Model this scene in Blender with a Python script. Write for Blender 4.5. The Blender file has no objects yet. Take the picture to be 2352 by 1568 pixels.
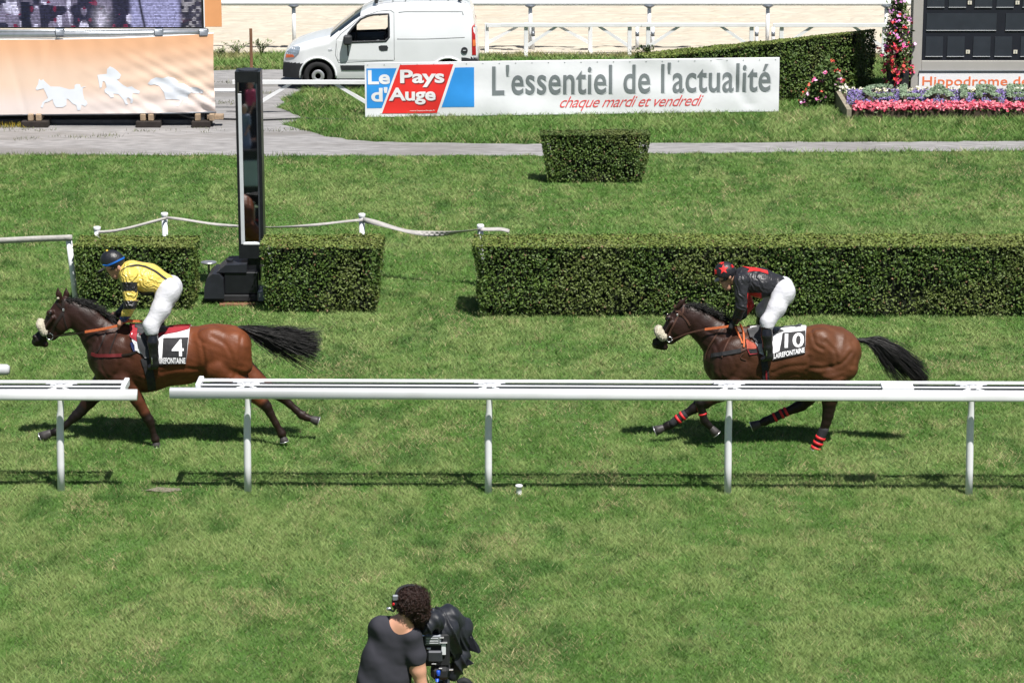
import bpy, math, random
import numpy as np
from mathutils import Vector, Matrix
from mathutils.bvhtree import BVHTree
from mathutils.geometry import delaunay_2d_cdt

S = bpy.context.scene
C = S.collection
random.seed(7); RNG = np.random.default_rng(7)

# ---------------------------------------------------------------- camera, light, exposure
F, H, PITCH, CX, CY = 6505.0, 9.05, math.radians(14), 1176.0, 784.0   # in pixels of a 2352 x 1568 picture
cam = bpy.data.cameras.new('camera'); co = bpy.data.objects.new('camera', cam); C.objects.link(co)
cam.sensor_width = 36; cam.lens = 36*F/2352; cam.clip_end = 3000; cam.clip_start = .5
co.location = (0, 0, H); co.rotation_euler = (math.pi/2-PITCH, 0, 0)
S.camera = co
LIGHT = Vector((-.25, .45, -1))
sun = bpy.data.lights.new('sun', 'SUN'); so = bpy.data.objects.new('sun', sun); C.objects.link(so)
sun.energy = 5.0; sun.angle = math.radians(.55); sun.color = (1, .965, .91)
so.rotation_euler = LIGHT.to_track_quat('-Z', 'Y').to_euler(); so.location = (0, 0, 30)
w = bpy.data.worlds.new('World'); S.world = w; w.use_nodes = True
nt = w.node_tree; bg = nt.nodes['Background']; sk = nt.nodes.new('ShaderNodeTexSky')
sk.sky_type = 'NISHITA'; sk.sun_disc = False
sk.sun_elevation = math.atan2(1, math.hypot(.25, .45)); sk.sun_rotation = math.atan2(.25, -.45)
sk.altitude = 20; sk.air_density = 1.0; sk.dust_density = 1.2
nt.links.new(sk.outputs[0], bg.inputs[0]); bg.inputs[1].default_value = .05
S.view_settings.view_transform = 'Standard'; S.view_settings.look = 'None'
S.view_settings.exposure = .46; S.view_settings.gamma = 1
S.render.engine = 'CYCLES'

CP, SP = math.cos(PITCH), math.sin(PITCH)
def ray(px, py):
    u, v = (px-CX)/F, (CY-py)/F
    return Vector((u, CP+v*SP, -SP+v*CP))
def W(px, py, z=0.0):
    d = ray(px, py); t = (z-H)/d.z
    return Vector((d.x*t, d.y*t, z))
def At(px, py, Y):
    d = ray(px, py); t = Y/d.y
    return Vector((d.x*t, Y, H+d.z*t))
def zat(Y, py): return At(CX, py, Y).z
def sc(y, z=0.0): return ((y-CY)*CP+F*SP)/(H-z)

# ---------------------------------------------------------------- bookkeeping
def tag(o, label=None, cat=None, group=None, kind=None):
    if label: o['label'] = label
    if cat: o['category'] = cat
    if group: o['group'] = group
    if kind: o['kind'] = kind
    return o
def thing(name, label, cat, loc=(0, 0, 0), rz=0, group=None):
    o = bpy.data.objects.new(name, None); C.objects.link(o)
    o.location = loc; o.rotation_euler = (0, 0, rz); o.empty_display_size = .2
    return tag(o, label, cat, group)
def copy_tree(o, parent=None):
    c = o.copy(); C.objects.link(c); c.parent = parent
    for ch in list(o.children): copy_tree(ch, c)
    return c

# ---------------------------------------------------------------- materials
MATS = {}
def mat(name, col, rough=.6, var=.12, vs=6., bump=0., bs=40., attr=False, metal=0., spec=.4, coat=0., emit=0., wave=None, stretch=None, dark=None):
    """Principled with noise variation; attr multiplies the mesh's own colour attribute; dark=(scale, amount, colour) adds stains"""
    m = bpy.data.materials.new(name); m.use_nodes = True; MATS[name] = m
    n = m.node_tree.nodes; l = m.node_tree.links; p = n['Principled BSDF']
    tc = n.new('ShaderNodeTexCoord'); vec = tc.outputs['Object']
    if stretch:
        mp = n.new('ShaderNodeMapping'); mp.inputs['Scale'].default_value = stretch
        l.new(vec, mp.inputs[0]); vec = mp.outputs[0]
    nz = n.new('ShaderNodeTexNoise'); nz.inputs['Scale'].default_value = vs; nz.inputs['Detail'].default_value = 6
    l.new(vec, nz.inputs['Vector'])
    mr = n.new('ShaderNodeMapRange'); mr.inputs[1].default_value = .3; mr.inputs[2].default_value = .7
    mr.inputs[3].default_value = 1-var; mr.inputs[4].default_value = 1+var
    l.new(nz.outputs['Fac'], mr.inputs[0])
    mx = n.new('ShaderNodeVectorMath'); mx.operation = 'SCALE'
    l.new(mr.outputs[0], mx.inputs['Scale'])
    if attr:
        a = n.new('ShaderNodeAttribute'); a.attribute_name = 'Col'; l.new(a.outputs['Color'], mx.inputs[0])
    else:
        mx.inputs[0].default_value = col[:3]
    out = mx.outputs[0]
    if dark:
        n2 = n.new('ShaderNodeTexNoise'); n2.inputs['Scale'].default_value = dark[0]; n2.inputs['Detail'].default_value = 8
        l.new(vec, n2.inputs['Vector'])
        r2 = n.new('ShaderNodeMapRange'); r2.inputs[1].default_value = .5; r2.inputs[2].default_value = .68; r2.inputs[3].default_value = 0; r2.inputs[4].default_value = dark[1]
        l.new(n2.outputs['Fac'], r2.inputs[0])
        mi = n.new('ShaderNodeMix'); mi.data_type = 'RGBA'
        l.new(r2.outputs[0], mi.inputs[0]); l.new(out, mi.inputs[6]); mi.inputs[7].default_value = (*dark[2], 1)
        out = mi.outputs[2]
    l.new(out, p.inputs['Base Color'])
    p.inputs['Roughness'].default_value = rough; p.inputs['Metallic'].default_value = metal
    p.inputs['Specular IOR Level'].default_value = spec; p.inputs['Coat Weight'].default_value = coat
    p.inputs['Coat Roughness'].default_value = .08
    if emit:
        l.new(out, p.inputs['Emission Color']); p.inputs['Emission Strength'].default_value = emit
    hgt = None
    if bump:
        nb = n.new('ShaderNodeTexNoise'); nb.inputs['Scale'].default_value = bs; nb.inputs['Detail'].default_value = 5
        l.new(vec, nb.inputs['Vector']); hgt = nb.outputs['Fac']
    if wave:      # folds: (scale, distortion, direction, rotation xyz)
        mp2 = n.new('ShaderNodeMapping'); mp2.inputs['Rotation'].default_value = wave[2]
        l.new(tc.outputs['Object'], mp2.inputs[0])
        wv = n.new('ShaderNodeTexWave'); wv.inputs['Scale'].default_value = wave[0]; wv.inputs['Distortion'].default_value = wave[1]
        wv.inputs['Detail'].default_value = 3; wv.inputs['Detail Scale'].default_value = 1.2
        l.new(mp2.outputs[0], wv.inputs['Vector']); hgt = wv.outputs['Fac']
    if hgt is not None:
        bp = n.new('ShaderNodeBump'); bp.inputs['Strength'].default_value = bump or .3
        bp.inputs['Distance'].default_value = wave[3] if wave else .02
        l.new(hgt, bp.inputs['Height']); l.new(bp.outputs[0], p.inputs['Normal'])
    return m

white = mat('white_paint', (.82, .83, .85), .35, .04, 3, spec=.5, dark=(2.2, .25, (.55, .55, .52)))
pvc = mat('white_plastic', (.84, .85, .88), .3, .03, 2, spec=.5, dark=(3, .2, (.6, .6, .58)))
alu = mat('aluminium', (.55, .57, .6), .35, .08, 12, metal=.8)
darkalu = mat('grey_metal', (.2, .22, .25), .4, .1, 12, metal=.3)
black = mat('black_paint', (.012, .013, .016), .35, .2, 10, spec=.4)
blackm = mat('black_matt', (.015, .016, .018), .75, .2, 10)
steel = mat('dark_steel', (.05, .055, .065), .45, .2, 8, metal=.3)
wood = mat('brown_wood', (.2, .1, .055), .8, .3, 14, bump=.3, stretch=(1, 1, .15))
palewood = mat('pale_wood', (.33, .24, .16), .8, .25, 14, bump=.3)

# ---------------------------------------------------------------- mesh building
def mesh(name, V, Fc, mats=None, parent=None, smooth=True, col=None, mi=None, loc=None):
    V = np.asarray(V, float).reshape(-1, 3)
    me = bpy.data.meshes.new(name)
    if isinstance(Fc, np.ndarray):
        n, k = Fc.shape
        me.vertices.add(len(V)); me.vertices.foreach_set('co', V.ravel().astype(np.float32))
        me.loops.add(n*k); me.loops.foreach_set('vertex_index', Fc.ravel().astype(np.int32))
        me.polygons.add(n); me.polygons.foreach_set('loop_start', (np.arange(n)*k).astype(np.int32))
        me.polygons.foreach_set('loop_total', np.full(n, k, np.int32))
        me.update(calc_edges=True)
    else:
        me.from_pydata([tuple(v) for v in V], [], Fc)
    if mats is not None:
        for m in (mats if isinstance(mats, (list, tuple)) else [mats]): me.materials.append(m)
    if mi is not None: me.polygons.foreach_set('material_index', np.asarray(mi, np.int32))
    me.polygons.foreach_set('use_smooth', np.full(len(me.polygons), bool(smooth)))
    if col is not None:
        ca = me.color_attributes.new('Col', 'FLOAT_COLOR', 'POINT')
        c4 = np.ones((len(V), 4), np.float32); c4[:, :3] = col; ca.data.foreach_set('color', c4.ravel())
    me.update()
    o = bpy.data.objects.new(name, me); C.objects.link(o)
    if parent is not None: o.parent = parent
    if loc is not None: o.location = loc
    return o

class MB:
    def __init__(s): s.v = []; s.f = []; s.m = []
    def add(s, v, f, m=0):
        b = len(s.v); s.v += [tuple(x) for x in v]; s.f += [[i+b for i in q] for q in f]; s.m += [m]*len(f); return s
    def box(s, x0, x1, y0, y1, z0, z1, m=0, bev=.0):
        if bev <= 0:
            v = [(x, y, z) for x in (x0, x1) for y in (y0, y1) for z in (z0, z1)]
            return s.add(v, [(0, 1, 3, 2), (4, 6, 7, 5), (0, 4, 5, 1), (2, 3, 7, 6), (0, 2, 6, 4), (1, 5, 7, 3)], m)
        # chamfered along all edges: three inset quads pairs
        v = []; idx = {}
        for a, X in ((0, (x0, x1)), ):
            pass
        for sx in (0, 1):
            for sy in (0, 1):
                for sz in (0, 1):
                    X, Y, Z = (x0, x1)[sx], (y0, y1)[sy], (z0, z1)[sz]
                    dx, dy, dz = (1-2*sx)*bev, (1-2*sy)*bev, (1-2*sz)*bev
                    for k, p in enumerate(((X, Y+dy, Z+dz), (X+dx, Y, Z+dz), (X+dx, Y+dy, Z))):
                        idx[(sx, sy, sz, k)] = len(v); v.append(p)
        f = []
        g = lambda *a: idx[a]
        for t in (0, 1):
            f.append([g(t, 0, 0, 0), g(t, 1, 0, 0), g(t, 1, 1, 0), g(t, 0, 1, 0)])
            f.append([g(0, t, 0, 1), g(1, t, 0, 1), g(1, t, 1, 1), g(0, t, 1, 1)])
            f.append([g(0, 0, t, 2), g(1, 0, t, 2), g(1, 1, t, 2), g(0, 1, t, 2)])
        for a in (0, 1):
            for b in (0, 1):
                f.append([g(0, a, b, 1), g(1, a, b, 1), g(1, a, b, 2), g(0, a, b, 2)])
                f.append([g(a, 0, b, 0), g(a, 1, b, 0), g(a, 1, b, 2), g(a, 0, b, 2)])
                f.append([g(a, b, 0, 0), g(a, b, 1, 0), g(a, b, 1, 1), g(a, b, 0, 1)])
                for c in (0, 1):
                    f.append([g(a, b, c, 0), g(a, b, c, 1), g(a, b, c, 2)])
        return s.add(v, f, m)
    def tube(s, pts, r, n=8, m=0, flat=1.0, cap=True):
        """tube along pts; r scalar or list; flat squashes along the frame's second axis"""
        P = [Vector(p) for p in pts]; R = r if isinstance(r, (list, tuple)) else [r]*len(P)
        v = []; prev = None
        for i, p in enumerate(P):
            t = (P[min(i+1, len(P)-1)]-P[max(i-1, 0)]).normalized()
            if prev is None:
                a = Vector((0, 0, 1)) if abs(t.z) < .9 else Vector((0, 1, 0))
                prev = (a-t*a.dot(t)).normalized()
            else: prev = (prev-t*prev.dot(t)).normalized()
            b = t.cross(prev)
            for k in range(n):
                an = 2*math.pi*k/n
                v.append(p+prev*(math.cos(an)*R[i])+b*(math.sin(an)*R[i]*flat))
        f = []
        for i in range(len(P)-1):
            for k in range(n):
                f.append([i*n+k, i*n+(k+1) % n, (i+1)*n+(k+1) % n, (i+1)*n+k])
        if cap: f += [list(range(n-1, -1, -1)), [(len(P)-1)*n+k for k in range(n)]]
        return s.add(v, f, m)
    def disc(s, c, r, axis, th, n=20, m=0):
        c = Vector(c); a = Vector(axis).normalized()
        return s.tube([c-a*th/2, c+a*th/2], r, n, m)
    def lathe(s, prof, n=16, m=0, axis='z', at=(0, 0, 0)):
        v = []
        for r, h in prof:
            for k in range(n):
                an = 2*math.pi*k/n; p = (r*math.cos(an), r*math.sin(an), h)
                if axis == 'y': p = (p[0], p[2], p[1])
                if axis == 'x': p = (p[2], p[0], p[1])
                v.append((p[0]+at[0], p[1]+at[1], p[2]+at[2]))
        f = [[i*n+k, i*n+(k+1) % n, (i+1)*n+(k+1) % n, (i+1)*n+k] for i in range(len(prof)-1) for k in range(n)]
        f += [list(range(n)), [(len(prof)-1)*n+k for k in range(n)]]
        return s.add(v, f, m)
    def prism(s, poly, y0, y1, m=0):      # polygon in x,z pushed along y
        n = len(poly); v = [(x, y0, z) for x, z in poly]+[(x, y1, z) for x, z in poly]
        f = [list(range(n)), list(range(2*n-1, n-1, -1))]+[[i, (i+1) % n, n+(i+1) % n, n+i] for i in range(n)]
        return s.add(v, f, m)
    def build(s, name, mats, parent=None, smooth=False, loc=None):
        return mesh(name, s.v, s.f, mats, parent, smooth, None, s.m, loc)

def fill(poly, step):
    """triangulated polygon with inner grid points: (n,2) verts, tris"""
    poly = [Vector(p) for p in poly]; pts = []
    n = len(poly)
    for i in range(n):
        a, b = poly[i], poly[(i+1) % n]; k = max(1, int((b-a).length/step))
        pts += [a.lerp(b, j/k) for j in range(k)]
    nb = len(pts); edges = [(i, (i+1) % nb) for i in range(nb)]
    xs = [p.x for p in poly]; ys = [p.y for p in poly]
    def inside(x, y):
        c = False
        for i in range(n):
            a, b = poly[i], poly[(i+1) % n]
            if (a.y > y) != (b.y > y) and x < (b.x-a.x)*(y-a.y)/(b.y-a.y)+a.x: c = not c
        return c
    y = min(ys)+step/2
    while y < max(ys):
        x = min(xs)+step/2
        while x < max(xs):
            if inside(x, y): pts.append(Vector((x, y)))
            x += step
        y += step
    vv, ee, ff, *_ = delaunay_2d_cdt([Vector((p.x, p.y)) for p in pts], edges, [], 1, 1e-5)
    return np.array([(p.x, p.y) for p in vv]), [list(f) for f in ff]

def text2d(s, bold=0., shear=0., x0=0, x1=1, y0=0, y1=1, keep=False, space=1.0):
    """outline text as flat mesh scaled to a box: (n,2), faces"""
    cu = bpy.data.curves.new('text', 'FONT'); cu.body = s; cu.offset = bold; cu.shear = shear; cu.resolution_u = 4; cu.space_character = space
    o = bpy.data.objects.new('text', cu); C.objects.link(o)
    dg = bpy.context.evaluated_depsgraph_get(); me = bpy.data.meshes.new_from_object(o.evaluated_get(dg))
    V = np.array([v.co[:2] for v in me.vertices]); Fc = [list(p.vertices) for p in me.polygons]
    bpy.data.objects.remove(o); bpy.data.curves.remove(cu); bpy.data.meshes.remove(me)
    lo, hi = V.min(0), V.max(0)
    U = (V-lo)/(hi-lo)
    return np.stack([x0+U[:, 0]*(x1-x0), y0+U[:, 1]*(y1-y0)], 1), Fc

def refine(v2, f, mx):
    v = [tuple(q) for q in v2]; tris = [(q[0], q[k], q[k+1]) for q in f for k in range(1, len(q)-1)]
    for _ in range(7):
        out = []; mid = {}; ch = False
        def m_(a, b):
            k = (min(a, b), max(a, b))
            if k not in mid: mid[k] = len(v); v.append(((v[a][0]+v[b][0])/2, (v[a][1]+v[b][1])/2))
            return mid[k]
        L = lambda a, b: math.hypot(v[a][0]-v[b][0], v[a][1]-v[b][1])
        for a, b, c in tris:
            e = max((L(a, b), a, b, c), (L(b, c), b, c, a), (L(c, a), c, a, b))
            if e[0] > mx: m = m_(e[1], e[2]); out += [(e[1], m, e[3]), (m, e[2], e[3])]; ch = True
            else: out.append((a, b, c))
        tris = out
        if not ch: break
    return np.array(v), [list(t) for t in tris]

def vnoise(x, y, scale, seed=0):
    """smooth value noise 0..1"""
    r = np.random.default_rng(seed); T = r.random((256, 256))
    x = np.asarray(x)*scale; y = np.asarray(y)*scale
    xi = np.floor(x).astype(int); yi = np.floor(y).astype(int); fx = x-xi; fy = y-yi
    fx = fx*fx*(3-2*fx); fy = fy*fy*(3-2*fy)
    g = lambda a, b: T[a % 256, b % 256]
    return (g(xi, yi)*(1-fx)+g(xi+1, yi)*fx)*(1-fy)+(g(xi, yi+1)*(1-fx)+g(xi+1, yi+1)*fx)*fy
def inpoly(x, y, poly):
    c = np.zeros(len(x), bool); n = len(poly)
    for i in range(n):
        ax, ay = poly[i][:2]; bx, by = poly[(i+1) % n][:2]
        if ay == by: continue
        c ^= ((ay > y) != (by > y)) & (x < (bx-ax)*(y-ay)/(by-ay)+ax)
    return c

# ---------------------------------------------------------------- implicit bodies (smooth union, surface nets)
def sdf_mesh(prims, h):
    """prims: ('c',a,b,ra,rb,sy,k) tapered capsule squashed sideways; ('e',c,(rx,ry,rz),rot_y,k) ellipsoid; trailing '-' cuts"""
    lo = np.full(3, 1e9); hi = -lo; boxes = []
    for p in prims:
        if p[0] == 'c':
            r = max(p[3], p[4]); e = np.array([r, r*max(p[5], .2), r]); a, b = np.array(p[1]), np.array(p[2])
            l, u = np.minimum(a, b)-e, np.maximum(a, b)+e; k = p[6]
        else:
            r = max(p[2]); l, u = np.array(p[1])-r, np.array(p[1])+r; k = p[4]
        boxes.append((l-k-2*h, u+k+2*h)); lo = np.minimum(lo, l-.03-2*h); hi = np.maximum(hi, u+.03+2*h)
    n = np.ceil((hi-lo)/h).astype(int)+1
    G = np.full(n, 1.0, np.float32)
    ax = [(lo[i]+np.arange(n[i])*h).astype(np.float32) for i in range(3)]
    for p, (l, u) in zip(prims, boxes):
        i0 = np.maximum(np.floor((l-lo)/h).astype(int), 0); i1 = np.minimum(np.ceil((u-lo)/h).astype(int)+1, n)
        sl = tuple(slice(i0[i], i1[i]) for i in range(3))
        X = ax[0][sl[0]][:, None, None]; Y = ax[1][sl[1]][None, :, None]; Z = ax[2][sl[2]][None, None, :]
        if p[0] == 'c':
            _, a, b, ra, rb, sy, k = p[:7]; a = np.array(a, float); b = np.array(b, float)
            a[1] /= sy; b[1] /= sy; Yp = Y/sy; d = b-a; L = max(float(d@d), 1e-9)
            t = np.clip(((X-a[0])*d[0]+(Yp-a[1])*d[1]+(Z-a[2])*d[2])/L, 0, 1)
            D = np.sqrt((X-a[0]-t*d[0])**2+(Yp-a[1]-t*d[1])**2+(Z-a[2]-t*d[2])**2)-(ra+(rb-ra)*t)
            D = D*min(1, (1+sy)/2)
        else:
            _, c, r, ro, k = p[:5]; cs, sn = math.cos(ro), math.sin(ro)
            x, y, z = X-c[0], Y-c[1], Z-c[2]
            xr = x*cs+z*sn; zr = -x*sn+z*cs
            k0 = np.sqrt((xr/r[0])**2+(y/r[1])**2+(zr/r[2])**2)
            k1 = np.sqrt((xr/r[0]**2)**2+(y/r[1]**2)**2+(zr/r[2]**2)**2)+1e-6
            D = k0*(k0-1)/k1
        A = G[sl]
        if p[-1] == '-':
            hh = np.clip(.5-.5*(A+D)/k, 0, 1); G[sl] = A*(1-hh)-D*hh+k*hh*(1-hh)
        else:
            hh = np.clip(.5+.5*(A-D)/k, 0, 1); G[sl] = A*(1-hh)+D*hh-k*hh*(1-hh)
    ins = G < 0
    c = [(i, j, k) for i in (0, 1) for j in (0, 1) for k in (0, 1)]
    m = np.array(n)-1
    sub = lambda A, o: A[o[0]:o[0]+m[0], o[1]:o[1]+m[1], o[2]:o[2]+m[2]]
    cnt = sum(sub(ins, o).astype(np.int8) for o in c)
    act = (cnt > 0) & (cnt < 8); I = np.argwhere(act)
    idx = np.full(m, -1, np.int64); idx[act] = np.arange(len(I))
    acc = np.zeros((len(I), 3)); num = np.zeros(len(I))
    gv = lambda o: G[I[:, 0]+o[0], I[:, 1]+o[1], I[:, 2]+o[2]]
    for o in c:
        for q in range(3):
            if o[q] == 0:
                o2 = list(o); o2[q] = 1
                a, b = gv(o), gv(o2); s = (a < 0) != (b < 0)
                t = np.where(s, a/np.where(a == b, 1, a-b), 0)
                pt = np.array(o, float)[None, :].repeat(len(I), 0); pt[:, q] += t
                acc[s] += pt[s]; num[s] += 1
    V = lo+(I+acc/num[:, None])*h
    Q = []
    for q in range(3):
        sh = [slice(None)]*3; sh2 = [slice(None)]*3; sh[q] = slice(0, -1); sh2[q] = slice(1, None)
        a, b = ins[tuple(sh)], ins[tuple(sh2)]; E = np.argwhere(a != b); fl = a[tuple(E.T)]
        u, v = (q+1) % 3, (q+2) % 3
        ok = (E[:, u] > 0) & (E[:, v] > 0) & (E[:, u] < m[u]) & (E[:, v] < m[v]); E = E[ok]; fl = fl[ok]
        def at(du, dv):
            e = E.copy(); e[:, u] -= du; e[:, v] -= dv; return idx[e[:, 0], e[:, 1], e[:, 2]]
        qd = np.stack([at(1, 1), at(0, 1), at(0, 0), at(1, 0)], 1)
        qd[~fl] = qd[~fl][:, ::-1]; Q.append(qd)
    Fq = np.concatenate(Q)
    # light Laplacian smoothing
    for _ in range(2):
        s = np.zeros_like(V); ct = np.zeros(len(V))
        for a, b in ((0, 1), (1, 2), (2, 3), (3, 0)):
            np.add.at(s, Fq[:, a], V[Fq[:, b]]); np.add.at(ct, Fq[:, a], 1)
            np.add.at(s, Fq[:, b], V[Fq[:, a]]); np.add.at(ct, Fq[:, b], 1)
        V = V*.5+.5*s/ct[:, None]
    return V, Fq
def bvh_of(V, Fq): return BVHTree.FromPolygons([tuple(v) for v in V], [tuple(int(i) for i in f) for f in Fq])
def seg_dist(V, pts):
    """distance of points to a polyline"""
    d = np.full(len(V), 1e9)
    for a, b in zip(pts[:-1], pts[1:]):
        a = np.array(a); b = np.array(b); ab = b-a
        t = np.clip(((V-a)@ab)/max(ab@ab, 1e-9), 0, 1)
        d = np.minimum(d, np.linalg.norm(V-a-t[:, None]*ab, axis=1))
    return d
def sstep(a, b, x): t = np.clip((x-a)/(b-a), 0, 1); return t*t*(3-2*t)

# ---------------------------------------------------------------- ground
def ragged(pts, step, amp, seed):
    r = np.random.default_rng(seed); out = []
    n = len(pts)
    for i in range(n):
        a, b = Vector(pts[i]), Vector(pts[(i+1) % n]); k = max(1, int((b-a).length/step))
        for j in range(k):
            p = a.lerp(b, j/k); out.append(Vector((p.x+r.normal(0, amp), p.y+r.normal(0, amp*.7), p.z)))
    return out
gm = mat('turf_soil', (.075, .135, .034), .95, .35, 1.6, bump=.6, bs=60, dark=(3.5, .6, (.15, .13, .06)))
gv, gf = [], []
for ix in range(41):
    for iy in range(61):
        gv.append((-400+20*ix, -60+ (iy*1.6 if iy <= 45 else 72+(iy-45)*45), 0))
gf = [[ix*61+iy, (ix+1)*61+iy, (ix+1)*61+iy+1, ix*61+iy+1] for ix in range(40) for iy in range(60)]
tag(mesh('ground', gv, gf, gm, smooth=False), 'mown turf of the racecourse running right across the picture', 'ground', kind='structure')

GRAVEL = [(-300, 358), (200, 356), (700, 358), (1250, 357), (1800, 350), (2352, 346), (2700, 344), (2700, 321), (2352, 324), (1900, 326), (1500, 329),
          (1200, 331), (900, 326), (800, 322), (730, 308), (690, 297), (655, 285), (700, 272), (668, 262), (640, 245), (655, 226), (690, 207), (760, 206), (1100, 205),
          (1140, 190), (1140, 168), (640, 160), (560, 160), (495, 163), (200, 163), (-300, 163)]
gravW = ragged([W(x, y, .004) for x, y in GRAVEL], .25, .05, 3)
grm = mat('gravel', (.275, .268, .268), .95, .3, 9, bump=.9, bs=60, dark=(.9, .8, (.185, .175, .165)), stretch=(.3, 1.2, 1))
tag(mesh('gravel_path', gravW, [list(range(len(gravW)))], grm, smooth=False), 'pale grey gravel path and yard behind the course', 'path', kind='structure')
SANDL = ragged([W(x, y, .004) for x, y in ((-500, 121), (500, 122), (1100, 124), (1500, 125), (2600, 128))], .2, .05, 4)[:-1]
SANDL = [p for p in SANDL]
k_ = max(range(len(SANDL)), key=lambda i: SANDL[i].x)
SANDL = SANDL[:k_+1]
sandP = SANDL+[Vector((200, SANDL[-1].y, .004)), Vector((200, 500, .004)), Vector((-200, 500, .004)), Vector((-200, SANDL[0].y, .004))]
sm = mat('sand', (.475, .43, .355), .95, .07, 5, bump=1., bs=7, stretch=(.22, 1.6, 1), dark=(2.2, .45, (.40, .34, .25)))
tag(mesh('sand_track', sandP, [list(range(len(sandP)))], sm, smooth=False), 'cream harrowed sand track beyond the white rail', 'track', kind='structure')
# low harrow ridges on the sand, real relief
mb = MB(); r_ = np.random.default_rng(12)
rv, rf = [], []
for i in range(2300):
    px, py = r_.uniform(430, 2120), r_.uniform(-25, 119)
    c = W(px, py, .004); L = r_.uniform(.15, .55); hh = r_.uniform(.02, .05); d = r_.uniform(.03, .06); sk_ = r_.uniform(-.05, .05)
    b = len(rv); z = .0045
    rv += [(c.x-L, c.y-sk_, z), (c.x, c.y-d, z), (c.x+L, c.y+sk_, z), (c.x, c.y+d, z), (c.x-L*.4, c.y-sk_*.4, z+hh), (c.x+L*.4, c.y+sk_*.4, z+hh*.9)]
    rf += [(b, b+1, b+4), (b+1, b+5, b+4), (b+1, b+2, b+5), (b+2, b+3, b+5), (b+3, b+4, b+5), (b+3, b, b+4)]
tag(mesh('sand_ridges', rv, np.array(rf), sm, smooth=True), 'low ridges left by the harrow across the cream sand', 'sand', kind='stuff')

# ---------------------------------------------------------------- grass blades (uncountable)
def grass_colors(x, y, r):
    n1 = vnoise(x, y*.6, .5, 1); n2 = vnoise(x, y*.6, 1.5, 2); n3 = vnoise(x, y*.62, 3.6, 3); n4 = vnoise(x, y*.65, 8., 4); n5 = vnoise(x, y*.6, .9, 5)
    lush = np.array([.110, .232, .043]); pale = np.array([.248, .340, .108]); straw = np.array([.42, .37, .19]); dk = np.array([.056, .140, .026])
    m = sstep(.34, .68, .2*n1+.2*n2+.33*n3+.27*n4)
    c = lush[None]*(1-m[:, None])+pale[None]*m[:, None]
    k = sstep(.54, .82, .25*n5+.4*vnoise(x, y*.6, 2.6, 8)+.35*vnoise(x, y*.6, 6.5, 11))[:, None]; c = c*(1-k*.8)+dk*k*.8
    k = (r.random(len(x)) < (.035+.26*sstep(.55, .82, .35*n5+.4*vnoise(x, y*.6, 3., 12)+.25*n4)))[:, None]; s_ = straw*(.7+.6*r.random(len(x)))[:, None]
    c = np.where(k, s_, c)
    return c*(.82+.36*r.random(len(x)))[:, None]
gravpoly = [(p.x, p.y) for p in gravW]
sandy = [(p.x, p.y) for p in sandP]
def blades(y0, y1, dens, h0, h1, wd, seed, dry=0.):
    """blades on the ground strip between picture rows y0 (far) and y1 (near)"""
    r = np.random.default_rng(seed)
    Ya, Yb = W(CX, y1).y, W(CX, y0).y
    xm = 1176/F*math.hypot(Yb, H)*1.0+2.6
    n = int(dens*(Yb-Ya)*2*xm)
    x = r.uniform(-xm, xm, n); y = r.uniform(Ya, Yb, n)
    ok = np.abs(x) < (1176/F*np.hypot(y, H)+2.6)
    ok &= ~inpoly(x, y, gravpoly) & ~inpoly(x, y, sandy)
    # thinner where worn
    ok &= r.random(n) < .5+.4*vnoise(x, y, 1.2, 9)+.4*vnoise(x, y*.6, 4., 10)
    x, y = x[ok], y[ok]; n = len(x)
    tall = .5+.6*vnoise(x, y*.62, 3.6, 3)+.6*vnoise(x, y*.6, 6.5, 11)
    h = r.uniform(h0, h1, n)*tall; a = r.uniform(0, 2*math.pi, n)
    # blades lie over, mostly along the going
    sgn = np.where(r.random(n) < .5, -1, 1)
    lx = sgn*h*r.uniform(.1, 1.05, n); ly = h*r.normal(0, .4, n)
    wx, wy = np.cos(a)*wd/2, np.sin(a)*wd/2
    V = np.empty((n, 3, 3)); V[:, 0] = np.stack([x-wx, y-wy, np.zeros(n)], 1); V[:, 1] = np.stack([x+wx, y+wy, np.zeros(n)], 1)
    V[:, 2] = np.stack([x+lx, y+ly, h*r.uniform(.55, 1, n)], 1)
    c = grass_colors(x, y, r)
    if dry: 
        k = (sstep(.35, .6, vnoise(x, y, .8, 21))*dry)[:, None]; c = c*(1-k)+np.array([.33, .28, .14])*k
    # blade bases coloured darker than the tips
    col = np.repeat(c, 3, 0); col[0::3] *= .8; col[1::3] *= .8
    return V.reshape(-1, 3), col
parts = [blades(1130, 1720, 6500, .028, .058, .0075, 31), blades(850, 1130, 4600, .028, .058, .009, 32), blades(600, 850, 3000, .03, .06, .011, 33),
         blades(352, 600, 2200, .03, .065, .013, 34), blades(200, 352, 1300, .05, .13, .016, 35), blades(110, 200, 900, .05, .14, .02, 36, dry=.7)]
V = np.concatenate([p[0] for p in parts]); col = np.concatenate([p[1] for p in parts])
grassm = mat('grass_blade', (1, 1, 1), .6, .06, 3, attr=True, spec=.25)
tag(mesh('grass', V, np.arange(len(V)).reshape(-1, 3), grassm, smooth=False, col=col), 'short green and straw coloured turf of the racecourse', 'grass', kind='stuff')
print('grass blades', len(V)//3)
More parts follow.
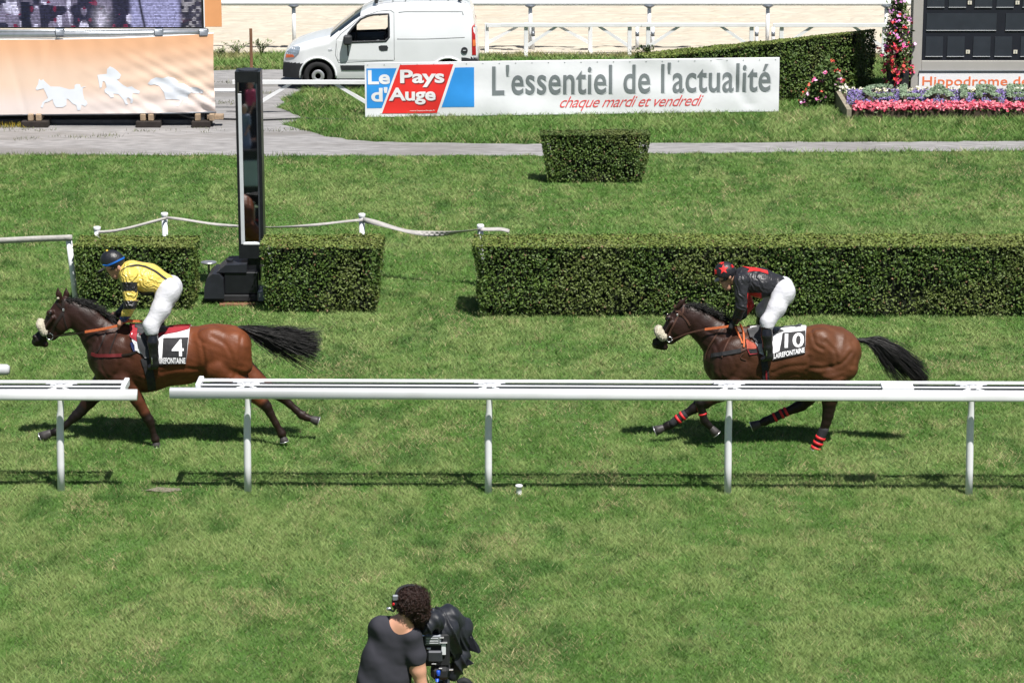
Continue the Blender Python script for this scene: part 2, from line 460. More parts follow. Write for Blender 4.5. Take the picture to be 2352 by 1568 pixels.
# rougher tufts along edges of hedges, path, boards
def tufts(name, pts, label, n=40, hh=(.12, .28), spread=.12, cols=((.07, .15, .03), (.16, .2, .06)), seed=1, kind='stuff', wd=.012):
    r = np.random.default_rng(seed); V = []; K = []
    for p in pts:
        m = int(n*r.uniform(.5, 1.3))
        for _ in range(m):
            x, y = p[0]+r.normal(0, spread), p[1]+r.normal(0, spread*.6); h = r.uniform(*hh)*r.uniform(.5, 1); a = r.uniform(0, 6.28)
            dx, dy = math.cos(a)*wd/2, math.sin(a)*wd/2; q = r.normal(0, .4, 2)*h
            V += [(x-dx, y-dy, 0), (x+dx, y+dy, 0), (x+q[0], y+q[1], h)]
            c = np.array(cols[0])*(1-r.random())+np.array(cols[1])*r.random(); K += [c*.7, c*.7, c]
    V = np.array(V)
    return tag(mesh(name, V, np.arange(len(V)).reshape(-1, 3), grassm, smooth=False, col=np.array(K)), label, 'grass', kind=kind)
r_ = np.random.default_rng(5)
edge = []
for a, b, n in (((180, 704), (450, 707), 5), ((605, 712), (880, 714), 6), ((1095, 723), (2450, 724), 18), ((1255, 417), (1480, 417), 5), ((840, 273), (1790, 259), 60),
                ((690, 300), (1250, 330), 40), ((1500, 327), (2400, 323), 50), ((-60, 357), (700, 359), 40), ((500, 160), (650, 158), 14), ((1100, 150), (1500, 140), 18)):
    for i in range(n):
        t = r_.random(); p = W(a[0]+(b[0]-a[0])*t, a[1]+(b[1]-a[1])*t); edge.append((p.x, p.y))
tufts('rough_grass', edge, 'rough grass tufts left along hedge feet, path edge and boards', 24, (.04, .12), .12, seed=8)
gp = []
for px, py in ((20, 293), (45, 297), (70, 290), (95, 300), (180, 315), (250, 312), (60, 320), (350, 300), (470, 300), (520, 235), (500, 240), (640, 300), (530, 190), (620, 215)):
    p = W(px, py); gp += [(p.x+r_.normal(0, .15), p.y+r_.normal(0, .1)) for _ in range(4)]
tufts('gravel_weeds', gp, 'sparse weeds growing through the gravel yard', 14, (.03, .09), .12, cols=((.1, .14, .05), (.2, .2, .09)), seed=4)
gp = [W(x, 291+r_.uniform(-2, 3)) for x in np.linspace(-40, 62, 22)]
tufts('yellow_weeds', [(p.x, p.y) for p in gp], 'yellow flowering weeds under the big screen at far left', 22, (.05, .14), .1, cols=((.12, .16, .04), (.6, .4, .03)), seed=14)
p = W(360, 1127)
pv = ragged([W(322, 1126, .006), W(352, 1120, .006), W(408, 1121, .006), W(420, 1126, .006), W(378, 1130, .006)], .08, .03, 2)
pv = [Vector((q.x, q.y, .012)) for q in pv]
tag(mesh('bare_patch', pv, [list(range(len(pv)))], mat('dry_soil', (.2, .17, .135), .95, .3, 20, bump=.5, bs=80), smooth=False), 'bare dry soil patch in the gap of the rail', 'soil', kind='structure')

# ---------------------------------------------------------------- hedges
leafm = mat('hedge_leaf', (1, 1, 1), .55, .1, 5, attr=True, spec=.3)
corem = mat('hedge_inside', (.007, .012, .004), .95, .5, 12)
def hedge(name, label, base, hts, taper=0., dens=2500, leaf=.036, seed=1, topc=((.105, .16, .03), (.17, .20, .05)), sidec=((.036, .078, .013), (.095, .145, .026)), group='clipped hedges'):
    """base: 4 ground corners (near-left, near-right, far-right, far-left); hts: 4 heights; taper: how far the top overhangs"""
    r = np.random.default_rng(seed)
    b = [Vector((p.x, p.y, 0)) for p in base]; c = sum(b, Vector())/4
    t = []
    for i, p in enumerate(b):
        q = p.copy()
        if taper:
            ux = (b[1]-b[0]).normalized(); q += ux*(taper if i in (1, 2) else -taper)
        q.z = hts[i]; t.append(q)
    faces = [(b[0], b[1], t[1], t[0], 0), (b[1], b[2], t[2], t[1], 0), (b[2], b[3], t[3], t[2], 0), (b[3], b[0], t[0], t[3], 0), (t[0], t[1], t[2], t[3], 1)]
    V = []; Q = []; K = []
    for p0, p1, p2, p3, top in faces:
        e1, e2 = np.array(p1-p0), np.array(p3-p0); area = np.linalg.norm(np.cross(e1, e2))
        nr = np.cross(e1, e2); nr = nr/np.linalg.norm(nr)
        n = int(area*dens*(1.25 if top else 1)); u, v = r.random(n), r.random(n)
        if not top: v = np.maximum(v, r.random(n)*.1)
        P = (np.array(p0)[None]*((1-u)*(1-v))[:, None]+np.array(p1)[None]*(u*(1-v))[:, None]+np.array(p2)[None]*(u*v)[:, None]+np.array(p3)[None]*((1-u)*v)[:, None])
        s = P@np.array([.8, .6, 0]); bulge = .05*(vnoise(s, P[:, 2], 3.0, seed)-.5)+.03*(vnoise(s, P[:, 2], 9., seed+1)-.5)
        depth = -np.abs(r.normal(0, .04 if not top else .015, n))+bulge*(1 if not top else .5)
        if not top: depth -= .10*np.clip(.18-v, 0, 1)/.18*r.random(n)
        holes = vnoise(s, P[:, 2]*1.2, 4.5, seed+5)
        keep = (r.random(n) < 1-.55*sstep(.58, .88, holes)*(0 if top else 1))
        if not top: keep &= r.random(n) < .45+.55*sstep(.02, .2, v)
        P = (P+nr[None]*depth[:, None])[keep]; n = len(P); v = v[keep]; s = s[keep]
        nn = nr[None]*1.0+r.normal(0, .62, (n, 3))+np.array([0, 0, .35])
        nn /= np.linalg.norm(nn, axis=1)[:, None]
        a = r.normal(0, 1, (n, 3)); a -= nn*(a*nn).sum(1)[:, None]; a /= np.linalg.norm(a, axis=1)[:, None]; bb = np.cross(nn, a)
        L = leaf*r.uniform(.6, 1.25, n)[:, None]
        q = np.stack([P-a*L*.62, P+bb*L*.36+nn*L*.06, P+a*L*.62, P-bb*L*.36+nn*L*.06], 1)
        i0 = len(V)*0
        V.append(q.reshape(-1, 3))
        k = r.random(n)[:, None]; cc = topc if top else sidec  # yellower tops, lighter than the sides: sunlit tone put into leaf colour
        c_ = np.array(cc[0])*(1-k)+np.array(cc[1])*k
        m = sstep(.55, .8, vnoise(s, P[:, 2]*1.0+P[:, 1]*.5, 2.2, seed+7))[:, None]
        c_ = c_*(1-m*.35)+np.array([.15, .16, .05])*m*.35
        c_ = c_*(.7+.6*r.random(n))[:, None]
        brown = (r.random(n) < .02)[:, None]; c_ = np.where(brown, np.array([.16, .1, .05]), c_)
        K.append(np.repeat(c_, 4, 0))
    V = np.concatenate(V); K = np.concatenate(K)
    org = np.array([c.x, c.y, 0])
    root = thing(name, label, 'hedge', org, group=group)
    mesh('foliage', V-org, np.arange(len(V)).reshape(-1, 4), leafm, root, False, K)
    ins = .15
    def inset(q4):
        L1 = max((q4[1]-q4[0]).length, .3); L2 = max((q4[3]-q4[0]).length, .3); fu, fv = ins/L1, ins/L2; o = []
        for u, v in ((fu, fv), (1-fu, fv), (1-fu, 1-fv), (fu, 1-fv)):
            o.append(q4[0]*((1-u)*(1-v))+q4[1]*(u*(1-v))+q4[2]*(u*v)+q4[3]*((1-u)*v))
        return o
    cb = inset(b); ct = [q-Vector((0, 0, .05)) for q in inset(t)]
    mbx = MB(); mbx.add([p-Vector(org) for p in cb+ct], [(0, 1, 5, 4), (1, 2, 6, 5), (2, 3, 7, 6), (3, 0, 4, 7), (4, 5, 6, 7)])
    mbx.build('branches', corem, root)
    return root
def hedge_px(name, label, xl, xr, yb, yt, depth, taper=0., **k):
    a, b = W(xl, yb), W(xr, yb)
    h = zat(a.y, yt); d = Vector((0, depth, 0))
    return hedge(name, label, [a, b, b+d, a+d], [h]*4, taper, **k)
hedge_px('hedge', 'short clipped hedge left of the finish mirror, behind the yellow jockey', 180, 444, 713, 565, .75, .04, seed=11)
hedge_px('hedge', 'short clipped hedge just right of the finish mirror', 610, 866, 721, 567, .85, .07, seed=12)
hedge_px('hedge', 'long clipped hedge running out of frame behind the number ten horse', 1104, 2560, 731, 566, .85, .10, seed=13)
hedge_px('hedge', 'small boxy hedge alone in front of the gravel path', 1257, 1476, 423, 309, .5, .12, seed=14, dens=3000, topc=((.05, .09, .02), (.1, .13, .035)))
# wing hedge: rises to the right, its end shaded by the board
n0, n1 = W(1500, 250), W(1969, 226)
hdir = (n1-n0).normalized(); perp = Vector((-hdir.y, hdir.x, 0))
far1 = W(2006, 203); far0 = n0+perp*1.1
hedge('hedge', 'tall hedge with a rising top behind the advertising board', [n0, n1, far1, far0], [zat(n0.y, 134), zat(n1.y, 73), zat(far1.y, 68), zat(far0.y, 123)], seed=15, dens=1800, leaf=.046)

# ---------------------------------------------------------------- running rail in the foreground
def extr(prof, x0, x1, m=0, mbx=None, n=1):
    mbx = mbx or MB(); k = len(prof); xs = [x0+(x1-x0)*i/n for i in range(n+1)]
    v = [(x, y, z) for x in xs for y, z in prof]
    f = [[i*k+j, i*k+(j+1) % k, (i+1)*k+(j+1) % k, (i+1)*k+j] for i in range(n) for j in range(k)]
    f += [list(range(k-1, -1, -1)), [n*k+j for j in range(k)]]
    return mbx.add(v, f, m)
def sq(cy, cz, ry, rz, e=3.0, n=20):
    out = []
    for i in range(n):
        a = 2*math.pi*i/n; c, s = math.cos(a), math.sin(a)
        out.append((cy+ry*math.copysign(abs(c)**(2/e), c), cz+rz*math.copysign(abs(s)**(2/e), s)))
    return out
railgap = mat('rail_gap_shade', (.045, .05, .06), .5, .15, 10)
def running_rail(label, p0, p1, fx0, fx1, bx0, bx1, posts, joints, ends):
    d = (p1-p0); ang = math.atan2(d.y, d.x); L = d.length
    root = thing('running_rail', label, 'rail', p0, ang, 'white running rails of the finish straight')
    loc = lambda px, ya: (W(px, ya)-p0).dot(d.normalized())
    Ym = (p0.y+p1.y)/2
    lx = lambda px: (At(px, 900, Ym-.2).x-p0.x)/math.cos(ang)
    zt, zb = zat(Ym-.235, 894.5), zat(Ym-.265, 920.5)
    extr(sq(-.228, (zt+zb)/2, .05, (zt-zb)/2, 3.2), lx(fx0), lx(fx1), n=1).build('front_rail', pvc, root, True)
    a, b = lx(bx0), lx(bx1)
    zb_ = zt-.015
    extr(sq(.152, zb_+.0, .042, .011, 4, 16), a, b).build('back_rail', pvc, root, False)
    mb = MB(); extr(sq(.0, zb_-.012, .017, .006, 4, 12), a, b, mbx=mb)
    mb.build('stringer', pvc, root)
    mb = MB(); [extr([(y_-.004, zb_-.05), (y_+.004, zb_-.05), (y_+.004, zb_-.004), (y_-.004, zb_-.004)], a, b, mbx=mb) for y_ in (.07, -.075)]
    mb.build('gap_shade', railgap, root)  # dark plates stand in for the shaded gaps between the bars
    for x in ends:
        xx = lx(x); MB().box(xx-.028, xx+.028, -.15, .2, zb_-.05, zb_+.036, bev=.008).build('end_cap', pvc, root)
    for px in posts:
        x = lx(px); tl = .012*(px-1176)/1050.
        x -= tl; pts = [(x+tl*2, 0, -.05), (x+tl*1.5, 0, .3), (x+tl*.7, 0, .72), (x+.004+tl*.4, .0, .86), (x+.01, -.008, .93), (x+.012, -.02, zb_-.03), (x+.012, -.025, zb_+.012)]
        MB().tube(pts, [.04, .04, .04, .039, .035, .033, .034], 14).build('post', white, root, True)
        br = MB()
        br.box(x-.16, x+.18, .075, .108, zb_-.03, zb_+.022, bev=.004)
        for s in (-1, 1):
            br.add([(x+.012+s*.02, -.03, zb_), (x+.012+s*.16, -.17, zb_-.01), (x+.012+s*.12, -.17, zb_-.012), (x+.012+s*.02, -.07, zb_), (x+.012+s*.02, -.03, zb_-.03), (x+.012+s*.16, -.17, zb_-.035), (x+.012+s*.12, -.17, zb_-.035), (x+.012+s*.02, -.07, zb_-.03)],
                   [(0, 1, 2, 3), (7, 6, 5, 4), (0, 4, 5, 1), (1, 5, 6, 2), (2, 6, 7, 3), (3, 7, 4, 0)])
            br.add([(x+.012+s*.02, .02, zb_), (x+.012+s*.15, .08, zb_+.008), (x+.012+s*.11, .08, zb_+.006), (x+.012+s*.02, -.02, zb_), (x+.012+s*.02, .02, zb_-.03), (x+.012+s*.15, .08, zb_-.02), (x+.012+s*.11, .08, zb_-.02), (x+.012+s*.02, -.02, zb_-.03)],
                   [(3, 2, 1, 0), (4, 5, 6, 7), (1, 5, 4, 0), (2, 6, 5, 1), (3, 7, 6, 2), (0, 4, 7, 3)])
        br.build('bracket', pvc, root)
    for px in joints:
        x = lx(px); MB().box(x-.17, x+.17, -.1, .115, zb_-.02, zb_+.018, bev=.005).build('joint_plate', pvc, root)
    return root
running_rail('white running rail section on the left, ending at the gap', W(-250, 1126), W(316, 1127), -250, 316, -250, 286, [127, -430], [], [281])
running_rail('long white running rail section starting right of the gap', W(390, 1129.5), W(2560, 1138.5), 390, 2560, 448, 2560, [560, 1121, 1678, 2238], [2065], [452])
p = W(1192, 1134)
mb = MB(); mb.lathe([(.03, -.03), (.03, .08), (.04, .083), (.04, .1), (.034, .104)], 14)
tag(mb.build('ground_peg', white, None, True, p), 'short white capped peg in the turf by the rail', 'peg')
# end of another tube rail coming in at the far left
a = At(22, 849, W(0, 1010).y); b = At(-300, 846, a.y)
mb = MB(); mb.tube([b, a-Vector((.03, 0, 0)), a], [.065, .065, .045], 16); mb.tube([(a.x-1.2, a.y, -.02), (a.x-1.2, a.y, a.z-.03)], .035, 10)
tag(mb.build('tube_rail', mat('grey_plastic', (.5, .51, .53), .4, .08, 5), None, True), 'grey tube rail end poking in at the left edge', 'rail')

# ---------------------------------------------------------------- tape posts and tape
tapem = mat('barrier_tape', (.40, .385, .365), .5, .12, 9, bump=.3, bs=25)
def tape_post(px, yt, yb, label, lean=0.):
    b = W(px, yb); h = zat(b.y, yt)
    root = thing('tape_post', label, 'post', b, group='white tape posts')
    MB().tube([(0, 0, -.05), (-lean*.5, 0, h*.5), (-lean, 0, h-.03)], .042, 14).build('shaft', white, root, True)
    mb = MB(); mb.lathe([(.049, -.035), (.052, -.03), (.052, 0), (.046, .008), (.02, .012)], 16, at=(-lean, 0, h-.005)); mb.build('cap', pvc, root, True)
    return b, h
P1 = tape_post(228, 521, 664, 'leftmost tape post, its top just showing above the hedge')
P2 = tape_post(382, 489, 636, 'tall tape post behind the hedge of the yellow jockey')
P3 = tape_post(833, 491, 640, 'tape post above the hedge right of the finish mirror')
P4 = tape_post(1104, 516, 662, 'tape post at the left end of the long hedge')
P5 = tape_post(176, 541, 702, 'nearest leaning tape post, beside the left hedge', .075)
def ribbon(name, label, pts, wd, twist=None, thick=.004):
    """flat webbing: pts path, width vertical (twist leans it)"""
    P = [Vector(p) for p in pts]; n = len(P); V = []
    for i, p in enumerate(P):
        t = (P[min(i+1, n-1)]-P[max(i-1, 0)]).normalized(); a = twist(i/(n-1)) if twist else 0
        side = Vector((-t.y, t.x, 0)).normalized(); up = (Vector((0, 0, 1))*math.cos(a)+side*math.sin(a))
        up = (up-t*up.dot(t)).normalized(); nb = t.cross(up)*thick/2
        V += [p-up*wd/2-nb, p+up*wd/2-nb, p+up*wd/2+nb, p-up*wd/2+nb]
    Fq = [(i*4+k, i*4+(k+1) % 4, i*4+4+(k+1) % 4, i*4+4+k) for i in range(n-1) for k in range(4)]+[(3, 2, 1, 0), tuple((n-1)*4+k for k in range(4))]
    return tag(mesh(name, V, Fq, tapem, smooth=True), label, 'tape', 'slack barrier tapes')
def path_px(pts, ya, yb, n=24):
    """picture curve through pts at depths running from ya to yb"""
    xs = np.array([p[0] for p in pts]); ys = np.array([p[1] for p in pts]); t = np.linspace(xs[0], xs[-1], n)
    # smooth interpolation
    from_ = np.interp(t, xs, ys); k = np.array([.25, .5, .25])
    for _ in range(3): from_[1:-1] = from_[:-2]*k[0]+from_[1:-1]*k[1]+from_[2:]*k[2]
    return [At(x, y, ya+(yb-ya)*(x-xs[0])/(xs[-1]-xs[0])) for x, y in zip(t, from_)]
ribbon('barrier_tape', 'slack grey tape between the two posts left of the mirror', path_px([(226, 533), (260, 531), (300, 523), (340, 512), (382, 501)], P1[0].y-.05, P2[0].y-.05), .04, lambda t: .2)
ribbon('barrier_tape', 'slack grey tape passing behind the finish mirror', path_px([(382, 500), (420, 503), (480, 514), (545, 520), (603, 523), (680, 521), (750, 514), (800, 507), (833, 505)], P2[0].y-.05, P3[0].y-.05), .04, lambda t: .9*math.sin(t*9))
ribbon('barrier_tape', 'slack tape sagging between hedges right of the mirror', path_px([(833, 505), (860, 510), (900, 522), (940, 533), (980, 537), (1020, 537), (1060, 532), (1104, 527)], P3[0].y-.05, P4[0].y-.05), .08, lambda t: 1.2*math.sin(t*5))
ribbon('barrier_tape', 'loose tape end lying on top of the long hedge', path_px([(1104, 526), (1120, 527), (1140, 526), (1155, 526), (1170, 531)], P4[0].y-.05, P4[0].y-.02, 12), .06, lambda t: .8)
ribbon('barrier_tape', 'taut white tape from the leaning post out to the left edge', path_px([(-120, 556), (0, 553), (80, 549), (166, 546)], P5[0].y-.06, P5[0].y-.06), .085)

# ---------------------------------------------------------------- white rail and trestle barriers in the background
Yr = W(0, 116).y
zr = zat(Yr, 7.5)
root = thing('track_rail', 'long white tube rail along the sand track at the top', 'rail', (0, Yr, 0), 0, None)
MB().tube([(-14, 0, zr), (14, 0, zr)], .062, 14).build('tube', pvc, root, True)
for px in (131, 403, 675, 947, 1218, 1491, 1763, 2035, 2307):
    x = At(px, 60, Yr).x
    mb = MB(); mb.tube([(x, .02, -.05), (x, .02, zr-.05)], .045, 10); mb.build('post', white, root, True)
    MB().lathe([(.05, -.11), (.13, -.062), (.13, -.055), (.05, -.05)], 12, at=(x, .02, zr)).build('socket', darkalu, root, True)
def trestle(label, xl, xr, yb, yt, xo=0, ext=(.0, .0)):
    """barrier: top rail, two posts, two inward braces (picture columns of the posts, rows of foot and rail)"""
    a, b = W(xl, yb), W(xr, yb); h = zat(a.y, yt); L = (b-a).length; ang = math.atan2(b.y-a.y, b.x-a.x)
    root = thing('trestle_barrier', label, 'barrier', a, ang, 'white timber trestle barriers')
    MB().box(-ext[0], L+ext[1], -.02, .02, h-.085, h, bev=.006).build('top_rail', white, root)
    for x, s in ((0, 1), (L, -1)):
        MB().box(x-.045, x+.045, .021, .1, -.02, h-.004, bev=.006).build('post', white, root)
        w2 = .035
        v = [(x+s*.05, .022, .2-w2), (x+s*.05, .022, .2+w2*1.4), (x+s*.62, .022, h-.086), (x+s*.72, .022, h-.086)]
        v += [(p[0], .07, p[2]) for p in v]
        MB().add(v, [(0, 1, 2, 3), (7, 6, 5, 4), (0, 4, 5, 1), (1, 5, 6, 2), (2, 6, 7, 3), (3, 7, 4, 0)]).build('brace', white, root)
        MB().box(x-.04, x+.04, -.3, .3, -.01, .05, bev=.005).build('foot', white, root)
T = 1/1.7415
trestle('trestle barrier running in front of the van wheel', 588, 850, 262, 184, ext=(.45, .9))
trestle('trestle barrier nearest to the back of the white van', 2104*T, 2518*T, 126, 53.5, ext=(.55, .3))
trestle('trestle barrier half hidden behind the left one', 1947*T, 2361*T, 119, 54.5, ext=(.0, .0))
trestle('trestle barrier at the low tip of the rising hedge', 2592*T, 3005*T, 127, 53.5, ext=(.15, .3))
trestle('trestle barrier beyond the rising hedge, by the flower column', 3125*T, 3535*T, 128, 54, ext=(.2, .3))
for px in (2132, 2548, 2610, 3025, 3091):
    b = W(px*T, 118); h = zat(b.y, 62)
    root = thing('marker_post', {2132: 'thin white post behind the leftmost trestle barriers', 2548: 'thin white dark-banded post left of a pair', 2610: 'thin white dark-banded post right of a pair', 3025: 'thin banded post above the rising hedge, left one', 3091: 'thin banded post above the rising hedge, right one'}[px], 'post', b, group='thin banded posts')
    MB().tube([(0, 0, -.02), (0, 0, h)], .04, 10).build('shaft', white, root, True)
    MB().tube([(0, 0, h*.62), (0, 0, h*.8)], .043, 10).build('band', darkalu, root, True)
a, b = At(497, 208, W(0, 250).y), At(560, 208, W(0, 250).y)
mb = MB(); mb.tube([(a.x-1.0, a.y, a.z), (b.x, b.y, b.z)], .04, 10); mb.tube([(a.x-.2, a.y, -.01), (a.x-.2, a.y, a.z)], .03, 8); mb.tube([(b.x-.05, a.y, -.01), (b.x-.05, a.y, b.z)], .03, 8)
tag(mb.build('tow_bar', white, None, True), 'low white bar between the orange banner and the mirror', 'bar')
mb = MB(); c = [W(490, 273, .02), W(600, 276, .02), W(700, 272, .02), W(800, 275, .02)]; mb.tube(c, .018, 8)
tag(mb.build('cable', blackm, None, True), 'thin black cable lying on the gravel behind the mirror', 'cable')
# stake and saplings at the sand's edge
p = W(578, 164); h = zat(p.y, 66)
tag(MB().box(-.03, .03, -.03, .03, -.05, h, bev=.006).build('wooden_stake', wood, None, False, p), 'thin brown wooden stake left of the van', 'stake')
def weed(name, label, p, h, n, seed, cols=((.06, .12, .03), (.14, .17, .06)), spread=.25, leaf=.05, cat='plant', group='weeds at the sand edge'):
    r = np.random.default_rng(seed); root = thing(name, label, cat, p, group=group)
    mb = MB(); V = []; K = []
    for i in range(n):
        a = r.uniform(0, 6.28); e = Vector((math.cos(a)*spread*r.uniform(.2, 1), math.sin(a)*spread*.6*r.uniform(.2, 1), h*r.uniform(.55, 1)))
        mid = Vector((e.x*.3, e.y*.3, e.z*.6)); mb.tube([(0, 0, -.02), mid, e], [.008, .006, .003], 5)
        for j in range(16):
            t = r.uniform(.25, 1); q = mid.lerp(e, (t-.4)/.6) if t > .4 else mid*(t/.4); q = q+Vector(r.normal(0, .03, 3))
            d = r.normal(0, 1, 3); d /= np.linalg.norm(d); u = np.cross(d, (0.3, .2, 1)); u /= np.linalg.norm(u)
            c = np.array(q); L = leaf*r.uniform(.6, 1.4); V += [c-d*L, c+u*L*.4, c+d*L, c-u*L*.4]
            k = r.random(); K += [(np.array(cols[0])*(1-k)+np.array(cols[1])*k)]*4
    mb.build('stem', mat_stem, root, True); mesh('foliage', np.array(V), np.arange(len(V)).reshape(-1, 4), leafm, root, False, np.array(K))
    return root
mat_stem = mat('plant_stem', (.1, .13, .05), .8, .2, 9)
weed('weed', 'bushy weed just left of the wooden stake', W(545, 126), .3, 12, 1, cols=((.12, .19, .07), (.24, .28, .13)), leaf=.03, spread=.35)
weed('weed', 'bushy weed just right of the wooden stake', W(600, 126), .36, 12, 2, cols=((.12, .19, .07), (.24, .28, .13)), leaf=.03, spread=.35)
weed('weed', 'low weed growing at the foot of the orange banner', W(508, 132), .24, 9, 3, cols=((.12, .19, .07), (.24, .28, .13)), leaf=.03)
weed('weed', 'low weed in front of the sand behind the white board', W(1480, 127), .25, 6, 4)

# ================================================================ horses and riders
class Pic:
    """turns picked picture points into a figure's own metres; y is depth (negative = towards the stand)"""
    def __init__(s, base, zx0, zy0, Sx, elev):
        s.base = base; s.zx0, s.zy0, s.S = zx0, zy0, Sx; s.ca, s.sa = math.cos(elev), math.sin(elev); s.tx = base.x/base.y
    def P(s, zx, zy, y=0.):
        U = (s.zy0-zy)/s.S
        return Vector(((zx-s.zx0)/s.S+s.tx*y, y, (U-y*s.sa)/s.ca))
    def inv(s, V):
        return s.zx0+(V[:, 0]-s.tx*V[:, 1])*s.S, s.zy0-(V[:, 2]*s.ca+V[:, 1]*s.sa)*s.S
    def c(s, x1, y1, r1, x2, y2, r2, ya=0., yb=None, sy=1., k=.03, *neg):
        yb = ya if yb is None else yb
        return ('c', s.P(x1, y1, ya), s.P(x2, y2, yb), r1/s.S, r2/s.S, sy, k, *neg)
    def e(s, x, y, rx, rz, ry, ya=0., rot=0., k=.03, *neg):
        return ('e', s.P(x, y, ya), (rx/s.S, ry, rz/s.S), rot, k, *neg)
    def chain(s, pts, ya, yb=None, sy=1., k=.02):
        yb = ya if yb is None else yb; n = len(pts)-1; L = lambda i: ya+(yb-ya)*i/n
        return [('c', s.P(*pts[i][:2], L(i)), s.P(*pts[i+1][:2], L(i+1)), pts[i][2]/s.S, pts[i+1][2]/s.S, sy, k) for i in range(n)]
    def cast(s, bvh, zx, zy, off=.01, side=-1):
        d = Vector((s.tx, s.ca, -s.sa)).normalized() if side < 0 else Vector((0, -1, 0))
        o = s.P(zx, zy, -1.2) if side < 0 else None
        dv = (s.P(zx, zy, 1)-s.P(zx, zy, -1.2)).normalized()
        hit, nr, _, _ = bvh.ray_cast(o, dv)
        if hit is None:
            hit, nr, _, _ = bvh.find_nearest(s.P(zx, zy, -.1))
        if nr.dot(dv) > 0: nr = -nr
        return hit+nr*off, nr
    def drape(s, bvh, name, poly, m, parent, off=.012, step=9, mesh2=None, both=False, rim=True):
        v2, f = refine(*mesh2, 9) if mesh2 is not None else fill(poly, step)
        HN = [s.cast(bvh, x, y, off) for x, y in v2]; V = [h for h, _ in HN]; Fc = [list(q) for q in f]
        n = len(V)
        if rim and mesh2 is None:    # turn the edge in so the cloth has thickness
            V += [h-nr*(off+.004) for h, nr in HN]
            cnt = {}
            for q in f:
                for a, b in zip(q, q[1:]+q[:1]): cnt[(a, b)] = 1
            Fc += [[a, b, b+n, a+n] for a, b in cnt if (b, a) not in cnt]
        if both: mesh(name, [Vector((v.x, -v.y, v.z)) for v in V], [q[::-1] for q in Fc], m, parent, True)
        return mesh(name, V, Fc, m, parent, True)
    def strap(s, bvh, name, pts, wd, m, parent, off=.006, step=10, thick=.004, mirror=False):
        P = [Vector(p[:2]) for p in pts]; q = []
        for a, b in zip(P[:-1], P[1:]):
            k = max(1, int((b-a).length/step)); q += [a.lerp(b, i/k) for i in range(k)]
        q.append(P[-1]); HN = [s.cast(bvh, p.x, p.y, off) for p in q]; n = len(q); V = []
        H_ = [h for h, _ in HN]
        for it in range(2): H_ = [H_[0]]+[(H_[i-1]+H_[i]*2+H_[i+1])/4 for i in range(1, n-1)]+[H_[-1]]
        for i in range(n):
            t = (H_[min(i+1, n-1)]-H_[max(i-1, 0)]).normalized(); nr = HN[i][1]; sd = t.cross(nr).normalized()*(wd/2/s.S)
            V += [H_[i]-sd-nr*thick, H_[i]+sd-nr*thick, H_[i]+sd+nr*thick, H_[i]-sd+nr*thick]
        Fc = [(i*4+k, i*4+(k+1) % 4, i*4+4+(k+1) % 4, i*4+4+k) for i in range(n-1) for k in range(4)]+[(3, 2, 1, 0), tuple((n-1)*4+k for k in range(4))]
        if mirror: mesh(name, [Vector((v.x, -v.y, v.z)) for v in V], [f[::-1] for f in Fc], m, parent, False)
        return mesh(name, V, Fc, m, parent, False)

def strands(name, paths, r0, r1, m, parent, seed=0):
    A = np.array(paths, float); N, M, _ = A.shape; r = np.random.default_rng(seed)
    d = A[:, -1]-A[:, 0]; d /= np.linalg.norm(d, axis=1)[:, None]
    u = r.normal(0, 1, (N, 3)); u -= d*(u*d).sum(1)[:, None]; u /= np.linalg.norm(u, axis=1)[:, None]; w_ = np.cross(d, u)
    rad = (r0+(r1-r0)*np.linspace(0, 1, M))[None, :, None, None]
    ang = np.array([0, 2.094, 4.189]); off = np.cos(ang)[None, None, :, None]*u[:, None, None]+np.sin(ang)[None, None, :, None]*w_[:, None, None]
    V = (A[:, :, None]+off*rad).reshape(-1, 3)
    i = np.arange(N)[:, None, None]*M*3+np.arange(M-1)[None, :, None]*3; k = np.arange(3)[None, None]
    Fq = np.stack([i+k, i+(k+1) % 3, i+3+(k+1) % 3, i+3+k], -1).reshape(-1, 4)
    return mesh(name, V, Fq, m, parent, True)
def spline(pts, n):
    p = np.array([list(q) for q in pts], float); t = np.linspace(0, len(p)-1, n); i = np.minimum(t.astype(int), len(p)-2); f = (t-i)[:, None]
    pa = p[np.maximum(i-1, 0)]; pb = p[i]; pc = p[i+1]; pd = p[np.minimum(i+2, len(p)-1)]
    return .5*((2*pb)+(pc-pa)*f+(2*pa-5*pb+4*pc-pd)*f*f+(3*pb-pa-3*pc+pd)*f**3)

coatm = mat('horse_coat', (1, 1, 1), .48, .2, 7, attr=True, spec=.33, bump=.18, bs=60)
hairm = mat('horse_hair', (.008, .007, .007), .5, .3, 6, spec=.5)
hoofm = mat('hoof_horn', (.05, .045, .045), .5, .2, 20)
shoem = mat('horseshoe', (.55, .55, .56), .3, .1, 10, metal=.7)
eyem = mat('dark_eye', (.006, .005, .005), .08, 0, 5, spec=.7)
leather = mat('dark_leather', (.02, .013, .011), .45, .2, 15)
brownl = mat('brown_leather', (.085, .04, .028), .5, .2, 15)
orangem = mat('orange_rein', (.62, .155, .055), .55, .12, 30, bump=.3, bs=160)
fleece = mat('sheepskin', (.72, .66, .52), .95, .15, 60, bump=1., bs=170)
clothw = mat('white_cloth', (.80, .80, .82), .8, .05, 9, bump=.35, bs=22)
clothk = mat('black_cloth', (.022, .022, .025), .75, .2, 9, bump=.3, bs=22)
redm = mat('red_cloth', (.30, .018, .03), .7, .12, 9, bump=.3, bs=22)
navym = mat('navy_cloth', (.02, .03, .12), .7, .12, 9)
saddlem = mat('saddle_leather', (.045, .046, .05), .4, .2, 9, spec=.5)
lettering = mat('white_lettering', (.84, .84, .86), .8, .03, 9)
